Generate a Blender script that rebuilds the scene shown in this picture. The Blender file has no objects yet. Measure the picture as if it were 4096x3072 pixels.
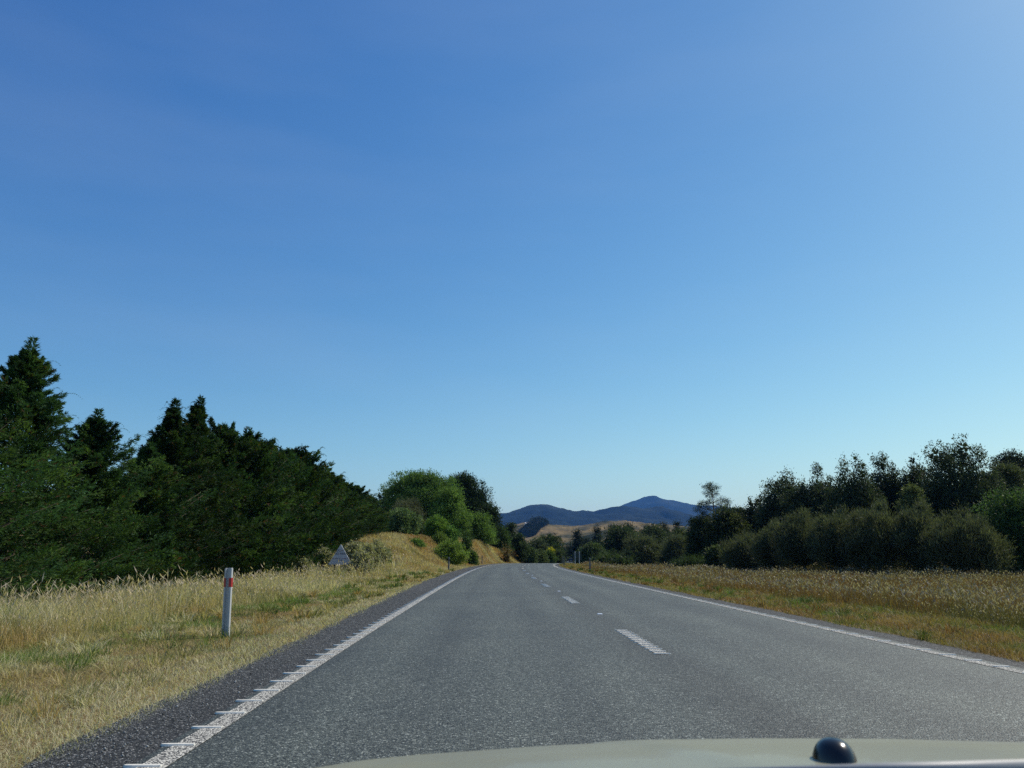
import bpy, math, random
import numpy as np
from mathutils import Vector, Matrix

R = math.radians
scene = bpy.context.scene
rng = np.random.default_rng(7)

# ------------------------------------------------------------------ camera, sky, sun, exposure
FPX, CAMH, HORIZON = 773.0, 1.17, 555.0
PITCH = math.atan((HORIZON - 384) / FPX)
cam_d = bpy.data.cameras.new("camera")
cam = bpy.data.objects.new("camera", cam_d)
scene.collection.objects.link(cam)
cam.location = (0, 0, CAMH)
cam.rotation_euler = (math.pi / 2 + PITCH, 0, 0)
cam_d.sensor_width = 36
cam_d.lens = 36 * FPX / 1024
cam_d.clip_start = 0.05
cam_d.clip_end = 60000
cam_d.dof.use_dof = True
cam_d.dof.focus_distance = 25
cam_d.dof.aperture_fstop = 11
scene.camera = cam

SUN_AZ, SUN_EL = 56.0, 44.0          # degrees right of straight ahead, above the horizon
world = bpy.data.worlds.new("World")
scene.world = world
world.use_nodes = True
nt = world.node_tree
nt.nodes.clear()
sky = nt.nodes.new("ShaderNodeTexSky")
sky.sky_type = 'NISHITA'
sky.sun_disc = False
sky.sun_elevation = R(SUN_EL)
sky.sun_rotation = R(SUN_AZ)
sky.air_density = 1.0
sky.dust_density = 0.35
sky.ozone_density = 2.2
bg = nt.nodes.new("ShaderNodeBackground")
bg.inputs[1].default_value = 0.115
wo = nt.nodes.new("ShaderNodeOutputWorld")
sepc = nt.nodes.new("ShaderNodeSeparateColor"); comb = nt.nodes.new("ShaderNodeCombineColor")
nt.links.new(sky.outputs[0], sepc.inputs[0])
for _i, (_p, _m) in enumerate(((1.55, 0.37), (1.25, 0.66), (0.78, 1.48))):   # clear-air colour response of the whole sky
    _a = nt.nodes.new("ShaderNodeMath"); _a.operation = 'POWER'; _a.inputs[1].default_value = _p
    _b = nt.nodes.new("ShaderNodeMath"); _b.operation = 'MULTIPLY'; _b.inputs[1].default_value = _m
    nt.links.new(sepc.outputs[_i], _a.inputs[0]); nt.links.new(_a.outputs[0], _b.inputs[0]); nt.links.new(_b.outputs[0], comb.inputs[_i])
tc = nt.nodes.new("ShaderNodeTexCoord"); mpp = nt.nodes.new("ShaderNodeMapping"); mpp.inputs["Scale"].default_value = (1.0, 1.0, 4.5); mpp.inputs["Rotation"].default_value = (0.12, 0.25, 0.4)
nz = nt.nodes.new("ShaderNodeTexNoise"); nz.inputs["Scale"].default_value = 1.6; nz.inputs["Detail"].default_value = 5; nz.inputs["Roughness"].default_value = 0.5
nt.links.new(tc.outputs["Generated"], mpp.inputs[0]); nt.links.new(mpp.outputs[0], nz.inputs["Vector"])
rp = nt.nodes.new("ShaderNodeMapRange"); rp.inputs["From Min"].default_value = 0.45; rp.inputs["From Max"].default_value = 0.75; rp.inputs["To Max"].default_value = 0.07
nt.links.new(nz.outputs["Fac"], rp.inputs["Value"])
cm = nt.nodes.new("ShaderNodeMix"); cm.data_type = 'RGBA'; cm.inputs[7].default_value = (5.5, 6.2, 6.8, 1)
nt.links.new(rp.outputs[0], cm.inputs[0]); nt.links.new(comb.outputs[0], cm.inputs[6]); nt.links.new(cm.outputs[2], bg.inputs[0])
nt.links.new(bg.outputs[0], wo.inputs[0])

sl = bpy.data.lights.new("sun", 'SUN')
sl.energy = 4.7
sl.angle = R(0.53)
sl.color = (1.0, 0.92, 0.79)
so = bpy.data.objects.new("sun", sl)
scene.collection.objects.link(so)
sd = Vector((math.sin(R(SUN_AZ)) * math.cos(R(SUN_EL)), math.cos(R(SUN_AZ)) * math.cos(R(SUN_EL)), math.sin(R(SUN_EL))))
so.rotation_euler = sd.to_track_quat('Z', 'Y').to_euler()
so.location = (40, 20, 60)

scene.view_settings.view_transform = 'Standard'
scene.view_settings.look = 'None'
scene.view_settings.exposure = 0.05
scene.view_settings.gamma = 1.0
scene.cycles.max_bounces = 6
scene.cycles.transparent_max_bounces = 4
scene.cycles.volume_bounces = 0
scene.cycles.use_denoising = False

# ------------------------------------------------------------------ helpers
def sstep(a, b, x):
    t = np.clip((x - a) / (b - a), 0, 1)
    return t * t * (3 - 2 * t)

_T = np.random.default_rng(99).random((256, 256))
def vnoise(x, y):
    x = np.asarray(x, float); y = np.asarray(y, float)
    xi = np.floor(x).astype(int); yi = np.floor(y).astype(int)
    fx = x - xi; fy = y - yi
    fx = fx * fx * (3 - 2 * fx); fy = fy * fy * (3 - 2 * fy)
    a = _T[xi & 255, yi & 255]; b = _T[(xi + 1) & 255, yi & 255]
    c = _T[xi & 255, (yi + 1) & 255]; d = _T[(xi + 1) & 255, (yi + 1) & 255]
    return (a * (1 - fx) + b * fx) * (1 - fy) + (c * (1 - fx) + d * fx) * fy
def fbm(x, y, o=4):
    s = 0; a = 0.5
    for i in range(o):
        s = s + a * (vnoise(x * 2 ** i + 17 * i, y * 2 ** i + 31 * i) - 0.5); a *= 0.5
    return s

def at(px, py, Y):
    """world point at forward distance Y seen at picture position (px, py)"""
    u = (px - 512) / FPX; v = -(py - 384) / FPX
    c, s = math.cos(PITCH), math.sin(PITCH)
    t = Y / (c - v * s)
    return Vector((u * t, Y, CAMH + t * (s + v * c)))

def link(o):
    scene.collection.objects.link(o); return o
def tag(o, label=None, cat=None, group=None, kind=None):
    if label: o["label"] = label
    if cat: o["category"] = cat
    if group: o["group"] = group
    if kind: o["kind"] = kind
    return o
def empty(name, loc, rz=0, **k):
    o = link(bpy.data.objects.new(name, None))
    o.location = loc; o.rotation_euler = (0, 0, rz); o.empty_display_size = 0.3
    return tag(o, **k)
def np_mesh(name, V, F, mat, parent=None, col=None, smooth=False):
    V = np.asarray(V, np.float32); F = np.asarray(F, np.int32)
    me = bpy.data.meshes.new(name)
    n, k = F.shape
    me.vertices.add(len(V)); me.vertices.foreach_set("co", V.ravel())
    me.loops.add(n * k); me.loops.foreach_set("vertex_index", F.ravel())
    me.polygons.add(n)
    me.polygons.foreach_set("loop_start", np.arange(0, n * k, k, dtype=np.int32))
    me.polygons.foreach_set("loop_total", np.full(n, k, np.int32))
    me.update(calc_edges=True)
    if smooth: me.polygons.foreach_set("use_smooth", np.ones(n, bool))
    if col is not None:
        a = me.color_attributes.new("tint", 'FLOAT_COLOR', 'POINT')
        c4 = np.ones((len(V), 4), np.float32); c4[:, :3] = col
        a.data.foreach_set("color", c4.ravel())
    me.materials.append(mat)
    o = link(bpy.data.objects.new(name, me))
    if parent: o.parent = parent
    return o

class MB:
    """collects boxes, tubes and prisms into one mesh object"""
    def __init__(s): s.v = []; s.f = []
    def add(s, vs, fs, M=None):
        b = len(s.v)
        for p in vs:
            p = Vector(p); s.v.append(tuple(M @ p if M else p))
        s.f += [tuple(b + i for i in f) for f in fs]; return s
    def box(s, c, d, M=None, bev=0.0):
        x, y, z = (i / 2 for i in d)
        if bev <= 0:
            vs = [(c[0] + a * x, c[1] + b * y, c[2] + e * z) for a in (-1, 1) for b in (-1, 1) for e in (-1, 1)]
            return s.add(vs, [(0, 1, 3, 2), (4, 6, 7, 5), (0, 4, 5, 1), (2, 3, 7, 6), (0, 2, 6, 4), (1, 5, 7, 3)], M)
        pr = [(x - bev, -y), (x, -y + bev), (x, y - bev), (x - bev, y), (-x + bev, y), (-x, y - bev), (-x, -y + bev), (-x + bev, -y)]
        return s.prism([(c[0] + a, c[1] + b) for a, b in pr], c[2] - z, c[2] + z, M)
    def prism(s, pts, z0, z1, M=None):
        n = len(pts)
        vs = [(p[0], p[1], z0) for p in pts] + [(p[0], p[1], z1) for p in pts]
        fs = [(i, (i + 1) % n, n + (i + 1) % n, n + i) for i in range(n)] + [tuple(range(n - 1, -1, -1)), tuple(range(n, 2 * n))]
        return s.add(vs, fs, M)
    def tube(s, pts, rad, k=7):
        pts = [Vector(p) for p in pts]; b = len(s.v)
        for i, p in enumerate(pts):
            t = (pts[min(i + 1, len(pts) - 1)] - pts[max(i - 1, 0)]).normalized()
            a = t.orthogonal().normalized(); c = t.cross(a)
            r = rad[i] if hasattr(rad, '__len__') else rad
            for j in range(k):
                q = 2 * math.pi * j / k
                s.v.append(tuple(p + r * (a * math.cos(q) + c * math.sin(q))))
        for i in range(len(pts) - 1):
            for j in range(k):
                s.f.append((b + i * k + j, b + i * k + (j + 1) % k, b + (i + 1) * k + (j + 1) % k, b + (i + 1) * k + j))
        s.f.append(tuple(b + j for j in range(k - 1, -1, -1)))
        e = b + (len(pts) - 1) * k
        s.f.append(tuple(e + j for j in range(k)))
        return s
    def build(s, name, mat, parent=None, smooth=False):
        me = bpy.data.meshes.new(name); me.from_pydata(s.v, [], s.f); me.update()
        if smooth: me.polygons.foreach_set("use_smooth", np.ones(len(me.polygons), bool))
        me.materials.append(mat)
        o = link(bpy.data.objects.new(name, me))
        if parent: o.parent = parent
        return o

# ------------------------------------------------------------------ materials
class NT:
    def __init__(s, name):
        s.m = bpy.data.materials.new(name); s.m.use_nodes = True
        s.t = s.m.node_tree; s.t.nodes.clear()
        s.out = s.n("ShaderNodeOutputMaterial")
    def n(s, typ, **k):
        o = s.t.nodes.new(typ)
        for a, b in k.items():
            if a.startswith("i_"):
                a = a[2:]; key = int(a) if a.isdigit() else a.replace("_", " ")
                o.inputs[key].default_value = b
            else: setattr(o, a, b)
        return o
    def l(s, a, b): s.t.links.new(a, b)
    def noise(s, vec, scale, detail=4, rough=0.55):
        o = s.n("ShaderNodeTexNoise", i_Scale=scale, i_Detail=detail, i_Roughness=rough)
        s.l(vec, o.inputs["Vector"]); return o.outputs["Fac"]
    def ramp(s, fac, stops):
        o = s.n("ShaderNodeValToRGB"); e = o.color_ramp.elements
        while len(e) < len(stops): e.new(0.5)
        for i, (p, c) in enumerate(stops):
            e[i].position = p; e[i].color = (*c, 1) if len(c) == 3 else c
        s.l(fac, o.inputs[0]); return o.outputs[0]
    def mix(s, fac, a, b, mode='MIX'):
        o = s.n("ShaderNodeMix", data_type='RGBA', blend_type=mode)
        for v, i in ((fac, 0), (a, 6), (b, 7)):
            if hasattr(v, 'is_output'): s.l(v, o.inputs[i])
            elif i == 0: o.inputs[0].default_value = v
            else: o.inputs[i].default_value = (*v, 1)
        return o.outputs[2]
    def pos(s):
        return s.n("ShaderNodeNewGeometry").outputs["Position"]
    def obj(s):
        return s.n("ShaderNodeTexCoord").outputs["Object"]
    def bump(s, h, strength=0.5, dist=0.01):
        o = s.n("ShaderNodeBump", i_Strength=strength, i_Distance=dist)
        s.l(h, o.inputs["Height"]); return o.outputs[0]
    def pbsdf(s, col, rough=0.6, spec=0.4, metal=0.0, normal=None, coat=0.0):
        b = s.n("ShaderNodeBsdfPrincipled")
        if hasattr(col, 'is_output'): s.l(col, b.inputs["Base Color"])
        else: b.inputs["Base Color"].default_value = (*col, 1)
        if hasattr(rough, 'is_output'): s.l(rough, b.inputs["Roughness"])
        else: b.inputs["Roughness"].default_value = rough
        b.inputs["Specular IOR Level"].default_value = spec
        b.inputs["Metallic"].default_value = metal
        b.inputs["Coat Weight"].default_value = coat
        b.inputs["Coat Roughness"].default_value = 0.08
        if normal: s.l(normal, b.inputs["Normal"])
        return b.outputs[0]
    def done(s, sh):
        s.l(sh, s.out.inputs[0]); return s.m

def m_plain(name, col, rough=0.6, spec=0.4, metal=0.0, var=0.12, scale=6, coat=0.0):
    t = NT(name)
    f = t.noise(t.obj(), scale, 5, 0.6)
    lo = tuple(c * (1 - var) for c in col); hi = tuple(min(1, c * (1 + var)) for c in col)
    return t.done(t.pbsdf(t.ramp(f, [(0.3, lo), (0.7, hi)]), rough, spec, metal, coat=coat))

def m_leaf(name, trans=0.3, rough=0.65, spec=0.12, mult=(1, 1, 1)):
    t = NT(name)
    a = t.n("ShaderNodeAttribute", attribute_name="tint")
    c = t.mix(1.0, a.outputs["Color"], mult, 'MULTIPLY')
    p = t.pbsdf(c, rough, spec)
    tr = t.n("ShaderNodeBsdfTranslucent")
    c2 = t.mix(1.0, c, (1.35, 1.45, 0.7), 'MULTIPLY')
    t.l(c2, tr.inputs[0])
    mx = t.n("ShaderNodeMixShader", i_0=trans)
    t.l(p, mx.inputs[1]); t.l(tr.outputs[0], mx.inputs[2])
    return t.done(mx.outputs[0])

M_leaf = m_leaf("foliage", 0.28)
M_grass = m_leaf("grass_blades", 0.3, 0.6, 0.2)

def m_bark():
    t = NT("bark"); p = t.obj()
    f = t.noise(p, 9, 6, 0.65)
    return t.done(t.pbsdf(t.ramp(f, [(0.3, (0.045, 0.035, 0.027)), (0.7, (0.16, 0.13, 0.10))]), 0.9, 0.15, normal=t.bump(f, 0.6, 0.03)))
M_bark = m_bark()

def m_asphalt(name, lo, mid, hi, rough=0.62):
    t = NT(name); p = t.pos()
    v = t.n("ShaderNodeTexVoronoi", i_Scale=75.0); v.inputs["Randomness"].default_value = 1.0
    t.l(p, v.inputs["Vector"])
    sep = t.n("ShaderNodeSeparateColor"); t.l(v.outputs["Color"], sep.inputs[0])
    chip = t.ramp(sep.outputs[0], [(0.0, lo), (0.5, mid), (0.85, mid), (1.0, hi)])
    gap = t.ramp(v.outputs["Distance"], [(0.35, (1, 1, 1)), (0.75, (0.35, 0.35, 0.36))])
    c = t.mix(1.0, chip, gap, 'MULTIPLY')
    n2 = t.ramp(t.noise(p, 22, 3, 0.6), [(0.3, (0.72, 0.72, 0.72)), (0.7, (1.28, 1.28, 1.28))])
    c = t.mix(1.0, c, n2, 'MULTIPLY')
    mp = t.n("ShaderNodeMapping"); mp.inputs["Scale"].default_value = (0.9, 0.09, 1)
    t.l(p, mp.inputs[0])
    streak = t.ramp(t.noise(mp.outputs[0], 1.3, 5, 0.6), [(0.3, (0.84, 0.84, 0.85)), (0.7, (1.16, 1.15, 1.13))])
    c = t.mix(1.0, c, streak, 'MULTIPLY')
    if name == "asphalt":
        at_ = t.n("ShaderNodeAttribute", attribute_name="tint"); wob = t.n("ShaderNodeMath", operation='MULTIPLY_ADD')
        t.l(t.noise(p, 0.25, 3), wob.inputs[0]); wob.inputs[1].default_value = 0.02; t.l(at_.outputs["Fac"], wob.inputs[2])
        k = lambda o: 0.51 + o / 10
        a1, b1 = (1.10, 1.10, 1.09), (0.86, 0.86, 0.87)
        tr = t.ramp(wob.outputs[0], [(k(-3.9), (0.85, 0.85, 0.86)), (k(-3.2), a1), (k(-2.7), b1), (k(-2.0), a1), (k(-1.25), b1), (k(-0.7), a1), (k(-0.15), (0.80, 0.78, 0.78)), (k(0.15), (0.80, 0.78, 0.78)), (k(0.5), a1),
                                     (k(1.0), b1), (k(1.7), a1), (k(2.5), b1), (k(3.2), a1)])
        c = t.mix(1.0, c, tr, 'MULTIPLY')
    patch = t.ramp(t.noise(p, 0.35, 4, 0.6), [(0.35, (0.9, 0.91, 0.92)), (0.65, (1.1, 1.09, 1.07))])
    c = t.mix(1.0, c, patch, 'MULTIPLY')
    h = t.n("ShaderNodeMath", operation='SUBTRACT'); h.inputs[0].default_value = 1.0
    t.l(v.outputs["Distance"], h.inputs[1])
    return t.done(t.pbsdf(c, rough, 0.28, normal=t.bump(h.outputs[0], 0.85, 0.008)))
M_road = m_asphalt("asphalt", (0.028, 0.034, 0.029), (0.114, 0.130, 0.112), (0.37, 0.40, 0.35))
M_shoulder = m_asphalt("shoulder_chip", (0.016, 0.017, 0.016), (0.060, 0.063, 0.060), (0.36, 0.36, 0.34), 0.8)

def m_paint():
    t = NT("road_paint"); p = t.pos()
    v = t.n("ShaderNodeTexVoronoi", i_Scale=75.0); t.l(p, v.inputs["Vector"])
    w = t.noise(p, 30, 4, 0.65)
    a = t.n("ShaderNodeMath", operation='ADD'); t.l(v.outputs["Distance"], a.inputs[0]); t.l(w, a.inputs[1])
    c = t.ramp(a.outputs[0], [(0.93, (0.62, 0.60, 0.52)), (1.08, (0.09, 0.09, 0.085))])
    h = t.n("ShaderNodeMath", operation='SUBTRACT'); h.inputs[0].default_value = 1.0
    t.l(v.outputs["Distance"], h.inputs[1])
    return t.done(t.pbsdf(c, 0.8, 0.15, normal=t.bump(h.outputs[0], 0.6, 0.006)))
M_paint = m_paint()
M_rib = m_plain("rib_paint", (0.66, 0.64, 0.56), 0.75, 0.2, var=0.1, scale=30)

def m_ground():
    t = NT("dry_ground"); p = t.pos()
    a = t.noise(p, 0.5, 6, 0.65); b = t.noise(p, 9, 6, 0.7); c = t.noise(p, 60, 3, 0.6)
    col = t.ramp(a, [(0.32, (0.075, 0.075, 0.03)), (0.5, (0.17, 0.13, 0.06)), (0.66, (0.22, 0.16, 0.075))])
    col = t.mix(1.0, col, t.ramp(b, [(0.3, (0.5, 0.5, 0.5)), (0.7, (1.35, 1.3, 1.2))]), 'MULTIPLY')
    col = t.mix(1.0, col, t.ramp(c, [(0.3, (0.6, 0.6, 0.6)), (0.7, (1.3, 1.3, 1.3))]), 'MULTIPLY')
    return t.done(t.pbsdf(col, 0.95, 0.1, normal=t.bump(b, 0.8, 0.05)))
M_ground = m_ground()

# ------------------------------------------------------------------ road line and terrain heights
_ys = np.array([-40, 0, 10, 20, 30, 43, 57, 70, 85, 100, 115, 130, 145, 160, 180, 200, 225, 250, 300, 340, 420, 520, 700], float)
_xs = np.array([3.2, 2.10, 1.80, 1.56, 1.34, 1.10, 0.95, 0.95, 1.22, 2.0, 3.6, 6.3, 9.3, 12.2, 15.6, 18.4, 20.8, 22.2, 24.0, 26.0, 32.0, 40.0, 56.0])
def _cub(y):
    y = np.asarray(y, float)
    m = np.gradient(_xs, _ys)
    i = np.clip(np.searchsorted(_ys, y) - 1, 0, len(_ys) - 2)
    h = _ys[i + 1] - _ys[i]; t = (y - _ys[i]) / h
    return ((2 * t ** 3 - 3 * t ** 2 + 1) * _xs[i] + (t ** 3 - 2 * t ** 2 + t) * h * m[i]
            + (-2 * t ** 3 + 3 * t ** 2) * _xs[i + 1] + (t ** 3 - t ** 2) * h * m[i + 1])
LW, RW = 3.98, 3.35                  # centre to left / right edge line
def cx(y): return _cub(np.clip(y, -39, 690))
def zroad(y):
    y = np.asarray(y, float)
    return -1.8 * sstep(112, 190, y)
def height(x, y, road=True):
    x = np.asarray(x, float); y = np.asarray(y, float)
    c = cx(y); z = zroad(y)
    l = (c - LW) - x; r = x - (c + RW)
    # left: shallow ditch by the hedge, then the cut bank and hill
    nearl = 1 - sstep(34, 60, y)
    z = z + nearl * (-0.06 * sstep(0.8, 2.5, l) - 0.55 * sstep(3.5, 9.0, l))
    bank = sstep(46, 80, y) * (1 - sstep(112, 165, y))
    hill = sstep(75, 125, y) * (1 - sstep(190, 330, y)) * (1 - sstep(70, 160, l))
    f0 = 2.6 - 0.9 * sstep(60, 110, y); bw = 6.2 - 2.8 * sstep(74, 98, y)
    z = z + bank * 3.1 * sstep(f0, f0 + bw, l) + hill * 8.0 * sstep(6.5, 30, l)
    z = z + (bank * 0.5 + hill * 0.6) * sstep(2.5, 6, l) * fbm(x * 0.25, y * 0.2, 4)
    # right: falls to the field
    z = z - 0.10 * sstep(0.6, 2.5, r) - 0.62 * sstep(2.6, 8.5, r) * (1 - 0.5 * sstep(110, 160, y))
    rough = sstep(1.2, 4, np.maximum(l, r)) * (1 - sstep(300, 800, y))
    z = z + rough * 0.16 * fbm(x * 0.7, y * 0.7, 4)
    if road:
        inside = 1 - sstep(-0.35, 0.05, np.maximum(l - 0.75 - 0.55 * sstep(4, 45, y), r - 0.5))
        z = z - 0.07 * inside
    return z

def axis(lo, hi, near, step, grow):
    a = [near]; s = step
    while a[-1] < hi: a.append(a[-1] + s); s = min(s * grow, 900)
    b = [near]; s = step
    while b[-1] > lo: b.append(b[-1] - s); s = min(s * grow, 900)
    return np.array(sorted(set(b + a)))
gx = np.concatenate([axis(-13000, -26, -26, 1.0, 1.09), np.arange(-25.5, 30, 0.4), axis(30, 13000, 30, 1.0, 1.09)])
gy = np.concatenate([np.arange(-40, 170, 0.7), axis(170, 12200, 170, 1.0, 1.05)])
gx = np.unique(np.round(gx, 3)); gy = np.unique(np.round(gy, 3))
gx = gx[np.concatenate([[True], np.diff(gx) > 0.05])]; gy = gy[np.concatenate([[True], np.diff(gy) > 0.05])]
GX, GY = np.meshgrid(gx, gy, indexing='ij')
GZ = height(GX, GY)
def grid_faces(nx, ny):
    i, j = np.meshgrid(np.arange(nx - 1), np.arange(ny - 1), indexing='ij')
    a = (i * ny + j).ravel(); return np.stack([a, a + ny, a + ny + 1, a + 1], 1)
o = np_mesh("ground", np.stack([GX.ravel(), GY.ravel(), GZ.ravel()], 1), grid_faces(len(gx), len(gy)), M_ground, smooth=True)
tag(o, kind="structure")

def shoff(y): return 0.75 + 0.55 * sstep(4, 45, y)
def ribbon(name, offs0, offs1, y0, y1, lift, mat, step=0.5, nx=1, wob0=0, wob1=0):
    ys = np.arange(y0, y1 + 1e-6, step)
    if len(ys) < 2: ys = np.array([y0, y1])
    t = np.linspace(0, 1, nx + 1)
    a = cx(ys) + offs0; b = cx(ys) + offs1
    if name == 'shoulder': a = a - shoff(ys)
    if wob0: a = a + wob0 * 2 * fbm(ys * 1.1, ys * 0 + 3, 5)
    if wob1: b = b + wob1 * 2 * fbm(ys * 1.1, ys * 0 + 9, 5)
    X = a[None, :] * (1 - t[:, None]) + b[None, :] * t[:, None]
    Y = np.broadcast_to(ys, X.shape); Z = zroad(Y) + lift
    return np.stack([X.ravel(), Y.ravel(), Z.ravel()], 1), grid_faces(nx + 1, len(ys))
V, F = ribbon("shoulder", -LW, RW + 0.62, -30, 600, 0.0, None, 0.5, 4, 0.16, 0.14)
tag(np_mesh("shoulder", V, F, M_shoulder, smooth=True), kind="structure")
V, F = ribbon("", -LW - 0.13, RW + 0.20, -30, 600, 0.004, None, 0.5, 12, 0.03, 0.03)
lat = (V[:, 0] - cx(V[:, 1])) / 10 + 0.5
tag(np_mesh("road", V, F, M_road, col=np.stack([lat, lat, lat], 1), smooth=True), kind="structure")

def markings():
    vs, fs, n = [], [], 0
    def rib(a, b, y0, y1, st=1.0):
        nonlocal n
        V, F = ribbon("", a, b, y0, y1, 0.008, None, st); vs.append(V); fs.append(F + n); n += len(V)
    rib(-LW - 0.08, -LW + 0.08, -20, 600)
    rib(RW - 0.075, RW + 0.075, -20, 600)
    k = 9.75 - 20
    while k < 500:
        rib(-0.075, 0.075, k, k + 3.1, 1.0333 if k > 60 else 0.62); k += 10.0
    return np.concatenate(vs), np.concatenate(fs)
V, F = markings()
tag(np_mesh("road_markings", V, F, M_paint, smooth=True), kind="structure")

def rumble():
    m = MB(); rr = random.Random(4)
    def one(x, y, w, d=0.05, h=0.007):
        z = float(zroad(y)) + 0.009
        ang = rr.uniform(-0.02, 0.02); w *= rr.uniform(0.93, 1.06)
        M = Matrix.Translation((x + rr.uniform(-.006, .006), y, z)) @ Matrix.Rotation(ang, 4, 'Z')
        a, b = w / 2, d / 2
        bot = [(-a, 0), (-a * .86, -b * .8), (-a * .5, -b), (a * .6, -b), (a * .95, -b * .7), (a, 0), (a * .95, b * .7), (a * .6, b), (-a * .5, b), (-a * .86, b * .8)]
        k = len(bot)
        vs = [(p[0], p[1], -0.006) for p in bot] + [(p[0] * .96, p[1] * .6, h) for p in bot]
        m.add(vs, [(i, (i + 1) % k, k + (i + 1) % k, k + i) for i in range(k)] + [tuple(range(k, 2 * k))], M)
    y = 3.22
    while y < 75:
        one(float(cx(y)) - LW - 0.055, y, 0.235, 0.048); one(float(cx(y)) + RW + 0.04, y, 0.2, 0.045); y += 0.5
    k = 9.75
    while k < 60:
        for i in range(13):
            yy = k + 0.05 + i * 0.25; one(float(cx(yy)), yy, 0.225, 0.038)
        k += 10
    return m
tag(rumble().build("rumble_ribs", M_rib), kind="structure")

# ------------------------------------------------------------------ distant hills
def m_hill(name, stops, scale, rough_noise=None):
    t = NT(name); p = t.pos()
    f = t.noise(p, scale, 8, 0.6)
    c = t.ramp(f, stops)
    f2 = t.noise(p, scale * 14, 5, 0.7)
    c = t.mix(1.0, c, t.ramp(f2, [(0.3, (0.6, 0.6, 0.6)), (0.7, (1.4, 1.4, 1.4))]), 'MULTIPLY')
    return t.done(t.pbsdf(c, 0.95, 0.05))
M_forest = m_hill("forested_slope", [(0.3, (0.002, 0.006, 0.006)), (0.52, (0.006, 0.013, 0.010)), (0.66, (0.022, 0.028, 0.018))], 0.003)
M_brown = m_hill("dry_pasture", [(0.40, (0.018, 0.026, 0.014)), (0.455, (0.10, 0.085, 0.04)), (0.52, (0.17, 0.125, 0.055)), (0.68, (0.27, 0.19, 0.085))], 0.009)

HILLS = {}
def on_hill(name, px, py):
    """nearest point of a hill's surface in the direction of picture position (px, py)"""
    XX, YY, Z = HILLS[name]; best = None
    for Y in np.linspace(YY.min(), YY.max(), 500):
        p = at(px, py, Y)
        i = int(np.clip(round((p.x - XX[0, 0]) / (XX[-1, 0] - XX[0, 0]) * (XX.shape[0] - 1)), 0, XX.shape[0] - 1))
        j = int(np.clip(round((Y - YY[0, 0]) / (YY[0, -1] - YY[0, 0]) * (YY.shape[1] - 1)), 0, YY.shape[1] - 1))
        if Z[i, j] >= p.z: return Vector((p.x, Y, Z[i, j]))
    return at(px, py, 1740)
def ridge(name, pts, D, w, mat, spur, sc, base=-3, nx=260, ny=70, jag=0.0, x0=None, x1=None, back=1.0):
    P = [at(px, py - (1.6 if D > 3000 else 0), D) for px, py in pts]
    xs = np.array([p.x for p in P]); zs = np.array([p.z for p in P])
    X = np.linspace(x0 if x0 is not None else xs[0], x1 if x1 is not None else xs[-1], nx)
    Zr = np.interp(X, xs, zs)
    for _ in range(2): Zr[1:-1] = (Zr[:-2] + 2 * Zr[1:-1] + Zr[2:]) / 4
    T = np.linspace(-1, back, ny)
    XX, TT = np.meshgrid(X, T, indexing='ij')
    YY = D + TT * w
    prof = np.clip(1 - np.abs(TT), 0, 1) ** 0.9
    sp = np.abs(fbm(XX / sc + 0.35 * TT * w / sc, TT * w / sc * 0.45 + 5, 5)) * 2
    Z = base + (Zr[:, None] - base) * prof * (1 - spur * sp * np.sin(np.pi * np.clip(1 - np.abs(TT), 0, 1)) ** 0.7)
    if jag: Z = Z + jag * fbm(XX / (sc * .05), YY / (sc * .05), 3) * (prof > 0.02)
    Z[:, 0] = base - 20
    HILLS[name] = (XX, YY, Z)
    return tag(np_mesh(name, np.stack([XX.ravel(), YY.ravel(), Z.ravel()], 1), grid_faces(nx, ny), mat, smooth=True), kind="structure")
def c4(cx_, cy_): return (475 + cx_ / 11.06, 475 + cy_ / 11.06)
def c5(cx_, cy_): return (650 + cx_ / 9.48, 425 + cy_ / 9.48)
farB = [(380, 548), (480, 528), (560, 522), c4(1400, 420), c4(1600, 355), c4(1700, 315), c4(1800, 275), c4(1850, 262), c4(1900, 240), c4(1950, 235), c4(2010, 245), c4(2060, 268), c4(2120, 282),
        c5(50, 683), c5(130, 710), c5(220, 720), c5(330, 750), c5(430, 765), c5(600, 770), c5(820, 800), (770, 516), (830, 528), (950, 540), (1100, 548)]
ridge("mountain_range", farB, 9500, 3000, M_forest, 0.8, 900, jag=20)
nearA = [(400, 530), c4(0, 500), c4(230, 460), c4(290, 440), c4(390, 425), c4(470, 395), c4(560, 360), c4(640, 345), c4(700, 338), c4(740, 322), c4(790, 322), c4(850, 342), c4(920, 372), c4(1000, 393),
         c4(1060, 408), c4(1130, 408), c4(1190, 392), c4(1250, 390), c4(1310, 402), c4(1380, 388), c4(1470, 368), c4(1560, 356), c4(1640, 352), c4(1750, 372), c4(1850, 380), c4(1960, 374), c4(2010, 352), c4(2100, 370),
         c5(90, 782), c5(200, 815), c5(300, 832), c5(420, 880), (730, 524), (800, 536), (900, 545), (1050, 552)]
ridge("forested_hills", nearA, 5600, 2200, M_forest, 0.9, 560, jag=18, nx=420, ny=120)
brown = [(440, 545), (490, 535), c4(390, 565), c4(450, 545), c4(540, 525), c4(600, 520), c4(700, 516), c4(800, 522), c4(860, 548), c4(960, 553), c4(1080, 552), c4(1180, 545), c4(1300, 530), c4(1400, 502), c4(1500, 505),
         c4(1560, 508), c4(1660, 500), c4(1740, 514), c4(1850, 525), c4(1950, 535), c4(2080, 545), c5(100, 935), (700, 527), (760, 534), (850, 542), (1000, 550)]
ridge("pasture_hills", brown, 1750, 800, M_brown, 1.0, 150, jag=4, nx=520, ny=160)
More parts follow.
